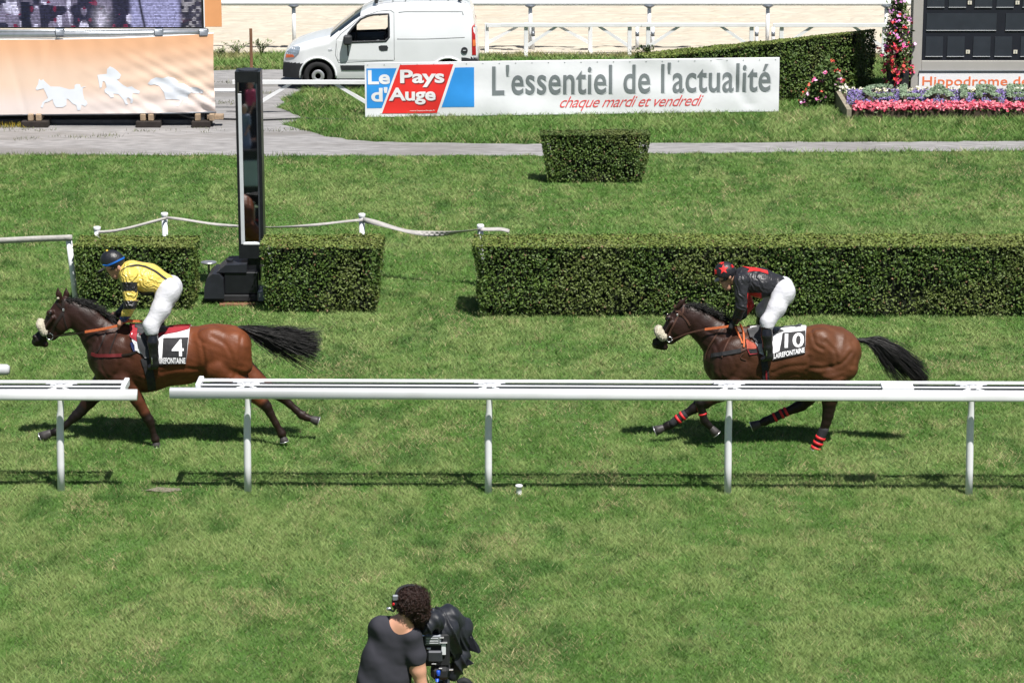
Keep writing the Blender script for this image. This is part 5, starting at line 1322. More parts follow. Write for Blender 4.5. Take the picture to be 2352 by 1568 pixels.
screenm = mat('screen_picture', (1, 1, 1), .5, 0., 1, attr=True, emit=.75, spec=.2)
MB().box(xa-.05, xb+.06, .012, .3, zlo-.03, zhi+.05).build('screen_case', blackm, root)
mesh('screen_picture', V, np.array(Fc), screenm, root, False, np.array(K))
orangep = mat('orange_panel', (.78, .36, .155), .6, .04, 3)
MB().box(XS(473), XS(513), -.02, .02, ZS(62), zhi+.05, bev=.005).build('side_panel', orangep, root)
MB().box(XS(467)+.062, XS(473), -.03, .1, ZS(64), zhi, bev=.004).build('side_post', pvc, root)
mb = MB(); mb.tube([(XS(-330), -.06, ZS(83)), (XS(240), -.06, ZS(78)), (XS(471), -.06, ZS(73))], .055, 12); mb.build('scaffold_tube', alu, root, True)
mb = MB(); mb.tube([(XS(-330), -.05, ZS(73)), (XS(471), -.05, ZS(68))], .028, 8); mb.build('scaffold_tube', alu, root, True)
for px in (144, 370, 590-118):
    mb = MB(); mb.box(XS(px)-.09, XS(px)+.09, -.13, .0, ZS(76)-.05, ZS(76)+.09, bev=.02); mb.build('clamp', darkalu, root, True)
darkwood = mat('dark_timber', (.026, .02, .017), .85, .3, 14)
# frame behind the banner, bottom girder, timber blocks
mb = MB(); mb.box(XS(-330), XS(478), .25, .4, .08, .3); mb.build('girder', blackm, root)
mb = MB(); mb.box(XS(-330), XS(455), .1, .2, .0, .1, bev=.01); mb.build('girder', steel, root)
for x0_, x1_ in ((90, 160), (500-0, 0)):
    pass
for px0, px1, d in ((185, 415, 0), (1165, 1375, 0), (1640, 1800, 0)):
    f_ = lambda v_: v_/2.138/1.7415
    MB().box(XS(px0/2.138/1.7415), XS(px1/2.138/1.7415), -.25, .25, -.005, .12, bev=.01).build('sleeper', darkwood, root)
for px in (262, 330, 1222, 1290, 1690, 1810):
    f_ = px/2.138/1.7415; MB().box(XS(f_)-.045, XS(f_)+.055, -.2, .2, .125, .25, bev=.008).build('timber_block', palewood, root)
MB().box(XS(475), XS(512), -.1, .1, .13, .22, bev=.008).build('timber_block', palewood, root)
mb = MB(); mb.tube([(XS(395), .0, .27), (XS(455), -.05, .12)], .03, 8); mb.build('jack_leg', blackm, root, True)
mb = MB(); mb.box(XS(455), XS(468), -.05, .1, .1, .3, bev=.01); mb.build('jack', steel, root)
# the peach banner with white horses
root2 = thing('orange_banner', 'peach banner with three white horse silhouettes under the screen', 'banner', (base.x, Ys-.12, 0))
def osurf(px, v, off=0.):
    t = (px+330)/825
    zt_ = zat(Ys-.12, np.interp(px, [-330, 0, 140, 300, 495], [94, 92, 92, 88, 78])); zb_ = zat(Ys-.12, np.interp(px, [-330, 0, 250, 495], [267, 264, 261, 258]))
    x = XS(px+ (4*v*(1-v)*-2 if px > 470 else 0))
    d = max(0., (px-150)/345.); sag = (1-v)
    q_ = px*.55+v*150; fold = lambda c0, w_, a: a*math.exp(-((q_-c0)/w_)**2)
    y = .02*math.sin(px*.012+1)+d*sag*(fold(215, 9, .05)+fold(240, 7, .035)+fold(262, 8, .05)+fold(290, 6, .035)+fold(315, 9, .04)+.02*math.sin((v*9-px*.008)*3))
    y += .004*math.sin(px*.13+v*5)*v+.014*math.exp(-((px-95-v*22)/7)**2)*v+.012*math.exp(-((px-60+v*40)/6)**2)*sag+.012*math.exp(-((px-330-v*26)/8)**2)*v
    y += d*.012*math.sin(q_*.31)*sag; y *= .8
    return (x, y-off, zb_+(zt_-zb_)*v)
us = np.linspace(-330, 495, 150); vs = np.linspace(0, 1, 36)
V = [osurf(u, v) for u in us for v in vs]; Fc = [(i*36+j, (i+1)*36+j, (i+1)*36+j+1, i*36+j+1) for i in range(149) for j in range(35)]
K = []
for u in us:
    for v in vs:
        t = v; a, b, c_ = np.array([.80, .70, .66]), np.array([.84, .63, .49]), np.array([.84, .47, .27])
        K.append(a+(b-a)*sstep(.05, .45, t) if t < .45 else b+(c_-b)*sstep(.45, 1.0, t))
peach = mat('banner_peach', (1, 1, 1), .6, .02, 3, attr=True, spec=.3)
ban = mesh('sheet', V, Fc, peach, root2, True, np.array(K))
mb = MB(); mb.tube([Vector(osurf(u, 1.0))+Vector((0, .03, 0)) for u in np.linspace(-330, 495, 12)], .02, 6); mb.build('top_hem', pvc, root2, True)
mb = MB(); mb.tube([Vector(osurf(u, 0.0))+Vector((0, .02, -.01)) for u in np.linspace(-330, 495, 12)], .018, 6); mb.build('bottom_hem', darkalu, root2, True)
def sil(pts, name):
    D = [(x/2.138/1.7415, y/2.138/1.7415) for x, y in pts]
    v2, f = fill(D, 6)
    V = []
    for px, py in v2:
        yt = np.interp(px, [0, 140, 300, 495], [92, 92, 88, 78]); yb = np.interp(px, [0, 250, 495], [264, 261, 258]); V.append(osurf(px, (yb-py)/(yb-yt), .006))
    mesh(name, V, f, mat(name+'_print', (.78, .82, .88), .6, .02, 4), root2, True)
sil([(312, 760), (335, 720), (345, 672), (360, 690), (380, 678), (392, 695), (440, 740), (520, 742), (600, 765), (645, 760), (648, 728), (665, 718), (695, 722), (700, 745), (752, 738), (715, 752), (716, 800), (725, 850), (745, 862), (752, 890), (730, 910), (700, 895), (690, 940), (665, 945), (655, 900), (622, 885), (590, 850), (575, 845), (570, 900), (540, 918), (520, 918), (550, 890), (548, 850), (520, 845), (500, 880), (520, 918), (480, 918), (460, 880), (455, 850), (420, 870), (385, 880), (365, 925), (350, 918), (368, 875), (415, 840), (400, 800), (380, 758), (350, 765), (322, 772)], 'trotter')
sil([(845, 640), (925, 632), (930, 590), (955, 566), (985, 580), (1020, 608), (1048, 640), (1035, 672), (1010, 680), (1060, 725), (1095, 745), (1135, 738), (1165, 760), (1205, 780), (1195, 802), (1140, 795), (1130, 820), (1145, 850), (1135, 885), (1118, 880), (1122, 850), (1100, 830), (1085, 850), (1100, 890), (1080, 895), (1060, 850), (1020, 805), (975, 800), (980, 830), (955, 835), (930, 805), (905, 790), (900, 765), (920, 745), (910, 700), (890, 690), (880, 745), (862, 752), (855, 700)], 'jumper')
sil([(1272, 715), (1300, 680), (1345, 660), (1400, 668), (1445, 655), (1500, 668), (1532, 700), (1525, 715), (1580, 718), (1630, 745), (1690, 748), (1750, 778), (1740, 800), (1680, 802), (1640, 790), (1610, 815), (1612, 880), (1595, 885), (1590, 840), (1560, 860), (1530, 905), (1510, 908), (1545, 855), (1480, 850), (1420, 850), (1408, 790), (1370, 735), (1330, 722), (1290, 728)], 'galloper')

# ================================================================ white van
vb = At(1140/2.138/1.7415+574.2, 208, W(800, 208).y)
vx, vG = 1140., 776.
rootv = thing('delivery_van', 'white panel van with roof bars parked behind the board', 'van', Vector((W(574.2+1140/3.7233, 208.).x, W(800, 208).y+.83, 0)))
SV = 413.
vX = lambda x: (x-vx)/SV
vZ = lambda y: (vG-y)/SV*1.012
TOP = [(283, 600), (288, 545), (296, 492), (312, 455), (345, 425), (390, 402), (470, 375), (560, 350), (640, 333), (690, 318), (745, 275), (820, 218), (890, 165), (945, 130), (1000, 100), (1070, 74), (1160, 56), (1260, 46), (1450, 40), (1650, 38), (1780, 44), (1840, 55), (1872, 75), (1893, 110), (1906, 170), (1918, 250), (1930, 330), (1938, 420), (1945, 500), (1947, 540)]
tx_ = np.array([vX(p[0]) for p in TOP]); tz_ = np.array([vZ(p[1]) for p in TOP])
xs = np.unique(np.concatenate([np.linspace(vX(283), vX(1947), 150), tx_]))
zt_ = np.interp(xs, tx_, tz_)
def halfw(x):
    a = (x-vX(283)); b = (vX(1947)-x); w_ = .83
    if a < .5: w_ -= .28*(1-a/.5)**2.2
    if b < .18: w_ -= .07*(1-b/.18)**2
    return w_
NR = 44
def section(x, zt):
    w_ = halfw(x); belt = 1.02; out = []
    zb = .24
    wt = lambda z: w_*(1-.04*max(0, (.55-z)/.3)**2) if z < belt else w_*(1-.165*((z-belt)/.78)**1.25)
    rr = min(.17, max(.04, (zt-zb)*.35))
    zs = np.linspace(zb, zt-rr, 26)
    for z in zs: out.append((wt(z), z))
    we = wt(zt-rr)
    for a in np.linspace(0, math.pi/2, 9)[1:]: out.append((we-rr*1.25*(1-math.cos(a)), zt-rr+rr*math.sin(a)*.93))
    we2 = out[-1][0]
    for k in range(1, 7): out.append((we2*(1-k/6), zt-rr*.07+.07*rr*(1-(1-k/6)**2)))
    return out
ring_ = [section(x, z) for x, z in zip(xs, zt_)]; nh = len(ring_[0])
V = []
for x, sct in zip(xs, ring_):
    V += [(x, -w_, z) for w_, z in sct]+[(x, w_, z) for w_, z in reversed(sct[:-1])]
nr = 2*nh-1
win = [(vX(x), vZ(y)) for x, y in ((838, 372), (850, 300), (880, 262), (955, 185), (1010, 160), (1060, 148), (1190, 142), (1193, 330), (1166, 362))]
wheels = [(vX(590), .30), (vX(1690), .30)]
Fb = {k: [] for k in ('body', 'bumper', 'glass', 'rearb')}
for i in range(len(xs)-1):
    for j in range(nr-1):
        q = (i*nr+j, (i+1)*nr+j, (i+1)*nr+j+1, i*nr+j+1); c_ = np.mean([V[k] for k in q], axis=0)
        side = abs(c_[1]) > halfw(c_[0])*.72
        if inpoly(np.array([c_[0]]), np.array([c_[2]]), win)[0] and side: continue
        if any((c_[0]-wx)**2+(c_[2]-wz)**2 < .375**2 for wx, wz in wheels) and side: continue
        ztl = np.interp(c_[0], xs, zt_)
        if vX(700) < c_[0] < vX(950) and c_[2] > 1.08 and (ztl-c_[2]) < .085 and abs(c_[1]) < halfw(c_[0])*.93: Fb['glass'].append(q); continue
        if c_[0] < vX(500) and c_[2] < .56: Fb['bumper'].append(q); continue
        if c_[0] > vX(1800) and c_[2] < .67: Fb['rearb'].append(q); continue
        Fb['body'].append(q)
end0, end1 = list(range(nr)), [(len(xs)-1)*nr+k for k in range(nr)]
Fb['bumper'].append(tuple(end0[::-1])); Fb['rearb'].append(tuple(end1))
vanp = mat('van_white', (.76, .78, .80), .25, .03, 2, spec=.5, coat=.5, dark=(1.2, .12, (.6, .6, .6)))
trim = mat('van_trim', (.028, .03, .034), .6, .12, 10)
glassd = mat('dark_glass', (.02, .03, .04), .05, .1, 3, spec=.8)
def sub(name, key, m, parent):
    used = sorted({k for f in Fb[key] for k in f}); ix = {k: i for i, k in enumerate(used)}
    return mesh(name, [V[k] for k in used], [tuple(ix[k] for k in f) for f in Fb[key]], m, parent, True)
bod = sub('body', 'body', vanp, rootv); sub('front_bumper', 'bumper', trim, rootv); sub('windscreen', 'glass', glassd, rootv); sub('rear_bumper', 'rearb', trim, rootv)
bvv = BVHTree.FromPolygons(V, [q for k in Fb for q in Fb[k]])
def vside(x, z, off=.006, s=-1):
    h, n, _, _ = bvv.ray_cast(Vector((x, s*2.5, z)), Vector((0, -s, 0)))
    if h is None or h.y*s < .4: h = Vector((x, s*halfw(x)*(1 if z < 1.02 else 1-.165*((z-1.02)/.78)**1.25), z))
    return Vector((h.x, h.y+s*off, h.z))
def vpatch(name, pts, m, off=.008, s=-1, parent=None, step=.05):
    v2, f = fill([(vX(x), vZ(y)) for x, y in pts], step); V_ = [vside(a, b, off, s) for a, b in v2]; n = len(V_); V_ += [Vector((p.x, p.y-s*(off+.012), p.z)) for p in V_]
    cnt = {(a, b) for q in f for a, b in zip(q, q[1:]+q[:1])}
    F2 = [list(q) for q in f]+[[a, b, b+n, a+n] for a, b in cnt if (b, a) not in cnt]
    return mesh(name, V_, F2, m, parent or rootv, False)
def vline(name, pts, r_, m, off=.002, s=-1, closed=False, parent=None):
    P = [Vector((vX(x), vZ(y), 0)) for x, y in pts]
    if closed: P.append(P[0])
    q = []
    for a, b in zip(P[:-1], P[1:]):
        k = max(1, int((b-a).length/.06)); q += [a.lerp(b, i/k) for i in range(k)]
    q.append(P[-1]); mb = MB(); mb.tube([vside(p.x, p.y, off, s) for p in q], r_, 6); return mb.build(name, m, parent or rootv, True)
seam = mat('panel_gap', (.25, .26, .27), .6, .1, 8)
winpx = [(838, 372), (850, 300), (880, 262), (955, 185), (1010, 160), (1060, 148), (1190, 142), (1193, 330), (1166, 362)]
for s in (-1, 1):
    d = vpatch('door', [(760, 520), (748, 350), (838, 372), (1166, 362), (1193, 330), (1225, 300), (1228, 520)], vanp, .006, s)
    vline('window_seal', winpx, .024, trim, .0, s, True, d)
    vline('door_gap', [(1236, 520), (1236, 130), (1205, 108), (1100, 118), (960, 165), (850, 255), (790, 300), (752, 345), (740, 480), (765, 540), (1230, 522)], .006, seam, .001, s)
    vline('panel_crease', [(1275, 130), (1330, 122), (1810, 122), (1818, 150)], .009, seam, -.003, s); vline('panel_crease', [(1262, 345), (1500, 345), (1830, 332)], .009, seam, -.003, s)
    vpatch('side_trim', [(780, 565), (1560, 565), (1560, 602), (790, 606)], trim, .012, s)
    vpatch('door_handle', [(1105, 405), (1125, 398), (1175, 398), (1185, 415), (1180, 440), (1130, 445), (1110, 432)], trim, .014, s, d)
    vpatch('mirror_strip', [(838, 385), (850, 385), (852, 485), (842, 485)], trim, .012, s)
    # door mirror
    p = vside(vX(845), vZ(345), 0, s); mb = MB(); mb.box(p.x-.08, p.x+.09, min(p.y, p.y+s*.2), max(p.y, p.y+s*.2), p.z-.1, p.z+.09, bev=.03); mb.build('door_mirror', trim, rootv)
    hl = vpatch('headlight', [(310, 512), (318, 468), (370, 420), (430, 410), (445, 418), (432, 462), (392, 500)], mat('lamp_glass', (.25, .3, .36), .1, .2, 20, spec=.8), .012, s)
    vpatch('indicator', [(312, 512), (318, 482), (380, 478), (392, 498)], mat('indicator_orange', (.7, .16, .06), .3, .1, 20), .017, s, hl)
    tl = vpatch('tail_light', [(1893, 478), (1890, 250), (1908, 215), (1918, 240), (1926, 480)], mat('tail_red', (.42, .02, .02), .25, .1, 20, spec=.6), .012, s)
    vpatch('reverse_lamp', [(1898, 405), (1898, 352), (1922, 352), (1925, 405)], mat('lamp_amber', (.75, .2, .06), .25, .1, 20), .017, s, tl)
    vpatch('side_lamp', [(680, 428), (712, 425), (714, 440), (682, 444)], greym, .008, s)
    # arches
    for wx, wz in wheels:
        mb = MB(); pts = [vside(wx+.372*math.cos(a), wz+.372*math.sin(a), .004, s) for a in np.linspace(-.1, math.pi+.1, 22)]; mb.tube(pts, .022, 6); mb.build('wheel_arch', vanp, rootv, True)
        yy = s*.74
        w_ = thing('wheel', None, None, (wx, yy, .295)); w_.parent = rootv
        mb = MB(); mb.lathe([(.19, -.085), (.27, -.09), (.293, -.07), (.296, 0), (.293, .07), (.27, .09), (.19, .085)], 32, axis='y'); mb.build('tyre', mat('tyre_rubber', (.018, .018, .02), .85, .2, 20), w_, True)
        mb = MB(); mb.lathe([(.19, s*.05), (.18, s*.075), (.15, s*.06), (.13, s*.085), (.06, s*.09), (.05, s*.075), (.001, s*.08)], 24, axis='y'); mb.build('rim', mat('steel_rim', (.45, .46, .48), .35, .1, 12, metal=.5), w_, True)
mb = MB(); mb.disc(vside(vX(1828), vZ(440), .004), .068, (0, 1, 0), .03, 20); fc = mb.build('fuel_cap', trim, rootv)
p = vside(vX(1828), vZ(440), .02); MB().box(p.x-.03, p.x+.03, p.y-.006, p.y+.002, p.z-.008, p.z+.008, bev=.002).build('cap_grip', greym, fc)
inner = mat('cab_inside', (.03, .03, .034), .8, .2, 8)
mb = MB(); mb.box(vX(720), vX(1215), -.74, .74, .3, .98); mb.build('cab_floor', inner, rootv)
for s in (-1, 1):
    mb = MB(); mb.box(vX(1200)-.14, vX(1200)-.02, s*.4-.22, s*.4+.22, .98, 1.12, bev=.04); mb.build('seat', inner, rootv, True)
    for wx, wz in wheels:
        mb = MB(); mb.lathe([(.36, -.12), (.372, .12)], 20, axis='y', at=(wx, s*.62, wz)); mb.build('wheel_well', blackm, rootv, True)
mb = MB(); mb.lathe([(.17, -.012), (.182, 0), (.17, .012), (.158, 0)], 18, axis='x', at=(vX(905), -.38, 1.02)); mb.build('steering_wheel', inner, rootv, True)
MB().box(vX(1245), vX(1940), -.7, .7, .2, .26).build('floor_pan', blackm, rootv)
# roof bars
for s in (-1, 1):
    mb = MB(); mb.tube([Vector((vX(x), s*.56, vZ(y)+.0)) for x, y in ((1075, 60), (1110, 32), (1230, 18), (1500, 8), (1800, 6), (1850, 20))], .016, 8); mb.build('roof_rail', alu, rootv, True)
    for x in (1225, 1330, 1540, 1690): MB().box(vX(x)-.012, vX(x)+.012, s*.56-.012, s*.56+.012, vZ(58), vZ(12)).build('rail_foot', alu, rootv)
for x in (1085, 1795):
    mb = MB(); mb.box(vX(x)-.03, vX(x)+.03, -.62, .62, vZ(5), vZ(-8), bev=.006)
    for s in (-1, 1): mb.box(vX(x)-.035, vX(x)+.035, s*.6-.03, s*.6+.03, vZ(62 if x < 1200 else 38), vZ(5)-.001, bev=.006)
    mb.build('roof_bar', trim, rootv)
mb = MB(); mb.tube([(vX(930), -.25, vZ(4)), (vX(1010), -.25, vZ(-4)), (vX(1880), -.25, vZ(-9))], .03, 8); mb.build('ladder_tube', blackm, rootv, True)
mb = MB(); mb.tube([(vX(1010), .2, vZ(-4)), (vX(1880), .2, vZ(-9))], .03, 8); mb.build('ladder_tube', blackm, rootv, True)

# ================================================================ scoreboard
Yb = W(1965, 273).y+1.62
bx0 = At(2093, 150, Yb).x
root = thing('scoreboard', 'grey results board with dark empty panels at the right edge', 'scoreboard', (bx0, Yb, 0))
bX = lambda px: At(px, 100, Yb).x-bx0
bZ = lambda py: zat(Yb, py)
boardg = mat('board_grey', (.40, .385, .36), .7, .05, 3, dark=(1.5, .2, (.33, .31, .28)))
navyb = mat('board_dark', (.012, .014, .022), .5, .1, 4)
cell = mat('board_cell', (.032, .038, .05), .35, .12, 4)
zc = bZ(140); TOPZ = 7.0
mb = MB(); mb.box(0, bX(2118), 0, .35, 0, TOPZ, bev=.01); mb.box(bX(2118)+.001, bX(2118)+7, .002, .35, 0, zc, bev=.01); mb.box(bX(2118)+.001, bX(2118)+7, .1, .348, zc+.001, TOPZ)
mb.build('casing', boardg, root)
MB().box(bX(2118)+.002, bX(2118)+6.9, .03, .098, zc+.002, TOPZ-.002).build('face', navyb, root)
T6 = lambda x: (3000+x/2.146)/1.7415
t6 = lambda y: y/2.146/1.7415
def cellbox(x0, x1, y0, y1):
    a, b, c_, d = bX(T6(x0)), bX(T6(x1)), bZ(t6(y1)), bZ(t6(y0))
    o = MB(); o.box(a, b, .018, .029, c_, d); o.build('panel', cell, root)
    o = MB(); o.box(a, b, .008, .03, c_-.008, c_-.0005); o.build('ledge', palep, root)
for x0 in (1510, 1918, 2326, 2734, 3142):
    for dx in (0, 185):
        for y0, y1 in ((318, 486), (-104, 64)): cellbox(x0+dx, x0+dx+148, y0, y1)
    for y0 in (430, 8):
        xx = bX(T6(x0+365)); zz_ = bZ(t6(y0+18)); o = MB(); o.box(xx-.038, xx+.038, .018, .029, zz_-.036, zz_+.036); pl = o.build('number_plate', mat('plate_cream', (.7, .66, .55), .6, .05, 9), root)
        o = MB(); o.box(xx-.006, xx+.006, .013, .0179, zz_-.022, zz_+.024); o.box(xx-.012, xx-.0061, .0135, .0179, zz_+.012, zz_+.02); o.build('digit', greyp, pl)
for x0, x1 in ((1510, 2110), (2188, 2788), (2870, 3400)): cellbox(x0, x1, 118, 262)
sx0, sz0, sz1 = bX(2113), bZ(214), bZ(167)
MB().box(sx0, sx0+6.5, -.03, -.002, sz0, sz1, bev=.004).build('name_sign', whitep, root)
v2, f2 = text2d('Hippodrome de', .012, 0, bX(2121), bX(2366), bZ(203), bZ(175.5), space=1.03)
mesh('lettering', [(a, -.034, b) for a, b in v2], f2, mat('print_orange', (.82, .2, .07), .5, .04, 4), root, False)
MB().box(bX(2113), sx0+6.5, -.05, -.001, sz1+.03, sz1+.045).build('shelf', darkalu, root)

# ================================================================ flowers
petal = mat('flower_petal', (1, 1, 1), .6, .06, 6, attr=True, spec=.3)
def blooms(name, P, size, cols, parent=None, seed=0, up=.6, n_per=5, stuff=True):
    """small clusters of petals"""
    r = np.random.default_rng(seed); P = np.asarray(P); N = len(P); V = []; K = []
    for k in range(n_per):
        c_ = P+r.normal(0, size*.45, (N, 3)); n = r.normal(0, .6, (N, 3))+np.array([0, -.5, up]); n /= np.linalg.norm(n, axis=1)[:, None]
        a = r.normal(0, 1, (N, 3)); a -= n*(a*n).sum(1)[:, None]; a /= np.linalg.norm(a, axis=1)[:, None]; b = np.cross(n, a); L = size*r.uniform(.5, .9, N)[:, None]
        V.append(np.stack([c_-a*L, c_+b*L*.8, c_+a*L, c_-b*L*.8], 1).reshape(-1, 3))
        col = np.asarray(cols)[r.integers(len(cols), size=N)]*(.75+.5*r.random(N))[:, None]; K.append(np.repeat(col, 4, 0))
    V = np.concatenate(V); o = mesh(name, V, np.arange(len(V)).reshape(-1, 4), petal, parent, False, np.concatenate(K))
    if stuff: o['kind'] = 'stuff'
    return o
def foliage_cloud(name, P, size, cols, parent, seed=0):
    r = np.random.default_rng(seed); P = np.asarray(P); N = len(P); n = r.normal(0, .7, (N, 3))+np.array([0, -.4, .5]); n /= np.linalg.norm(n, axis=1)[:, None]
    a = r.normal(0, 1, (N, 3)); a -= n*(a*n).sum(1)[:, None]; a /= np.linalg.norm(a, axis=1)[:, None]; b = np.cross(n, a); L = size*r.uniform(.5, 1.2, N)[:, None]
    V = np.stack([P-a*L, P+b*L*.5, P+a*L, P-b*L*.5], 1).reshape(-1, 3); k = r.random(N)[:, None]
    return mesh(name, V, np.arange(len(V)).reshape(-1, 4), leafm, parent, False, np.repeat(np.array(cols[0])*(1-k)+np.array(cols[1])*k, 4, 0))
# flower column
pc0 = Vector((At(2061, 200, Yb+.02).x, Yb+.02, 0)); root = thing('flower_column', 'dark pole hung with red and pink flowers beside the board', 'flower column', pc0)
MB().box(-.2, .2, -.18, .18, -.02, zat(pc0.y, 160), bev=.02).build('post', blackm, root)
mb = MB(); mb.tube([(0, 0, .3), (0, 0, 3.9)], .06, 10); mb.build('pole', blackm, root, True)
r = np.random.default_rng(6); hz = 3.9; P = []
for i in range(3600):
    z = r.uniform(.42, hz); t = (z-.42)/(hz-.42); rad = .27*(.8+.25*math.sin(t*9)+.15*r.normal()); a = r.uniform(0, 6.28); q_ = math.sqrt(r.random())
    P.append((math.cos(a)*rad*q_-.02, math.sin(a)*rad*q_, z))
P = np.array(P); foliage_cloud('foliage', P, .05, ((.04, .09, .02), (.11, .16, .045)), root, 2)
sel = P[(np.hypot(P[:, 0], P[:, 1]) > .14)]; zt2 = sel[:, 2]
hi_ = sel[(zt2 > 1.15)]; lo_f = sel[(zt2 <= 1.25)]
blooms('pink_flowers', hi_[r.random(len(hi_)) < .1]*np.array([1.1, 1.1, 1]), .055, [(.62, .22, .55), (.7, .38, .66), (.72, .1, .3), (.6, .05, .05)], root, 3)
blooms('red_flowers', lo_f[r.random(len(lo_f)) < .12]*np.array([1.12, 1.1, 1]), .055, [(.68, .05, .06), (.72, .12, .1), (.62, .06, .16)], root, 4)
# geranium bush in front of the rising hedge
pb = W(1892, 244); root = thing('geranium_bush', 'mixed red and pink flowering bush at the foot of the hedge', 'flowering bush', pb)
r = np.random.default_rng(9); P = []
for i in range(2000):
    a = r.uniform(0, 6.28); q_ = r.random()**.45; x = math.cos(a)*.48*q_; y = math.sin(a)*.3*q_; top = .85*math.exp(-((x-.05)/.33)**2)+.12; P.append((x, y, r.uniform(.02, 1)**.8*top))
P = np.array(P); foliage_cloud('foliage', P, .055, ((.045, .09, .02), (.12, .17, .05)), root, 3)
for nm, f_, cols, sd_ in (('red_flowers', .014, [(.7, .06, .05), (.72, .12, .08)], 1), ('pink_flowers', .02, [(.66, .2, .45), (.75, .45, .65), (.72, .12, .25)], 2), ('white_flowers', .03, [(.75, .72, .62)], 3)):
    ok = (r.random(len(P)) < f_) & (P[:, 1] < .12) if nm != 'white_flowers' else (r.random(len(P)) < .12) & (P[:, 0] > .25)
    blooms(nm, P[ok]+np.array([0, -.06, .02]), .05, cols, root, sd_)
# sloping flower bed with the course's name
fb = W(1965, 273); Yf = fb.y; root = thing('flower_bed', 'sloping flower bed spelling the course name, pink front row', 'flower bed', fb)
DY = 1.5; zf = .05; zbk = zat(Yf+DY, 206)-.02
def bed(px, t, off=0.):        # px: picture column, t 0 front..1 back
    y = DY*t; xl = At(px, 240, Yf+y).x-fb.x
    return np.array([xl, y, zf+.12+(zbk-zf-.12)*t+off])
# soil wedge and timber edge
xr = 6.5
xl0, xl1 = At(1958, 240, Yf).x-fb.x, At(1927, 240, Yf+DY).x-fb.x
mb = MB(); v = [(xl0, 0, -.02), (xr, 0, -.02), (xr, DY, -.02), (xl1, DY, -.02), (xl0, 0, zf+.1), (xr, 0, zf+.1), (xr, DY, zbk-.02), (xl1, DY, zbk-.02)]
mb.add(v, [(0, 1, 5, 4), (1, 2, 6, 5), (2, 3, 7, 6), (3, 0, 4, 7), (4, 5, 6, 7)]); mb.build('soil', mat('bed_soil', (.07, .05, .035), .95, .3, 20, bump=.5, bs=60), root)
mb = MB(); v = []
for (x, y, z) in ((xl0, -.05, zf+.14), (xl1, DY+.05, zbk+.06)):
    v += [(x-.11, y, -.02), (x-.02, y, -.02), (x-.02, y, z), (x-.11, y, z)]
mb.add(v, [(0, 1, 2, 3), (7, 6, 5, 4), (0, 4, 5, 1), (1, 5, 6, 2), (2, 6, 7, 3), (3, 7, 4, 0)]); mb.build('edging_board', mat('grey_timber', (.26, .23, .17), .85, .25, 10, bump=.3), root)
r = np.random.default_rng(21)
def scat(n, t0, t1, x0=1945, x1=2700, h=.05, jit=.02):
    return np.array([bed(r.uniform(x0, x1), r.uniform(t0, t1), h+r.normal(0, jit)) for _ in range(n)])
# letters of silvery plants
v2, f2 = text2d('CLAIREFONTAINE', .022, 0, 1982, 1982+14*68, 0, 1, space=1.2)
tri = []
for f in f2:
    for k in range(1, len(f)-1): tri.append((f[0], f[k], f[k+1]))
tri = np.array(tri); A, B, C_ = v2[tri[:, 0]], v2[tri[:, 1]], v2[tri[:, 2]]
ar = np.abs((B-A)[:, 0]*(C_-A)[:, 1]-(B-A)[:, 1]*(C_-A)[:, 0]); pick = r.choice(len(tri), 16000, p=ar/ar.sum()); u, w_ = r.random(16000), r.random(16000); fl = u+w_ > 1; u[fl], w_[fl] = 1-u[fl], 1-w_[fl]
L2 = A[pick]+(B-A)[pick]*u[:, None]+(C_-A)[pick]*w_[:, None]
t_a, t_b = .26, .88
def bedm(px, t, off):
    return np.array([bed(a, b, c_) for a, b, c_ in zip(px, t, off)])
keep = L2[:, 0] < 2720; L2 = L2[keep]
LP = bedm(L2[:, 0], t_a+(t_b-t_a)*L2[:, 1], .15+.03*r.random(len(L2)))
cells = set(zip((L2[:, 0]/4).astype(int), (L2[:, 1]/.06).astype(int)))
foliage_cloud('letter_plants', LP, .032, ((.17, .25, .15), (.27, .35, .24)), root, 5)['kind'] = 'stuff'
pu = []
for _ in range(9000):
    x, t = r.uniform(1945, 2700), r.uniform(.2, .9); v_ = (t-t_a)/(t_b-t_a)
    if (int(x/4), int(v_/.06)) not in cells: pu.append(bed(x, t, .05+r.normal(0, .015)))
pu = np.array(pu)
foliage_cloud('bed_foliage', pu[::2], .04, ((.05, .1, .03), (.11, .17, .06)), root, 6)['kind'] = 'stuff'
pm = vnoise(pu[:, 0], pu[:, 1], 2.5, 8) > .2
blooms('purple_flowers', pu[pm], .022, [(.24, .18, .46), (.31, .24, .52), (.18, .13, .34)], root, 7, n_per=3)
blooms('pink_flowers', scat(1500, -.02, .2, 1962), .045, [(.66, .14, .20), (.74, .27, .32), (.56, .07, .12)], root, 8, n_per=4)
foliage_cloud('front_foliage', scat(900, -.03, .2, 1962, h=.0), .045, ((.05, .09, .025), (.1, .14, .04)), root, 9)['kind'] = 'stuff'
blooms('white_flowers', scat(900, .9, .99, 1928, h=.0, jit=.03), .036, [(.78, .75, .62), (.7, .68, .5)], root, 10, n_per=4)

# ================================================================ cameraman in the foreground
sC = 6505/(22.3)
cb0 = W(912, 1352, 1.82)
cp = Pic(Vector((cb0.x, cb0.y, 0)), 800, 3177, 1708., math.atan2(H-1.5, cb0.y))
# head top row 250 at z = 1.82
c, e = cp.c, cp.e
root = thing('person', 'cameraman seen from behind in dark T-shirt with curly hair', 'person', cp.base)
S_ = 1708.
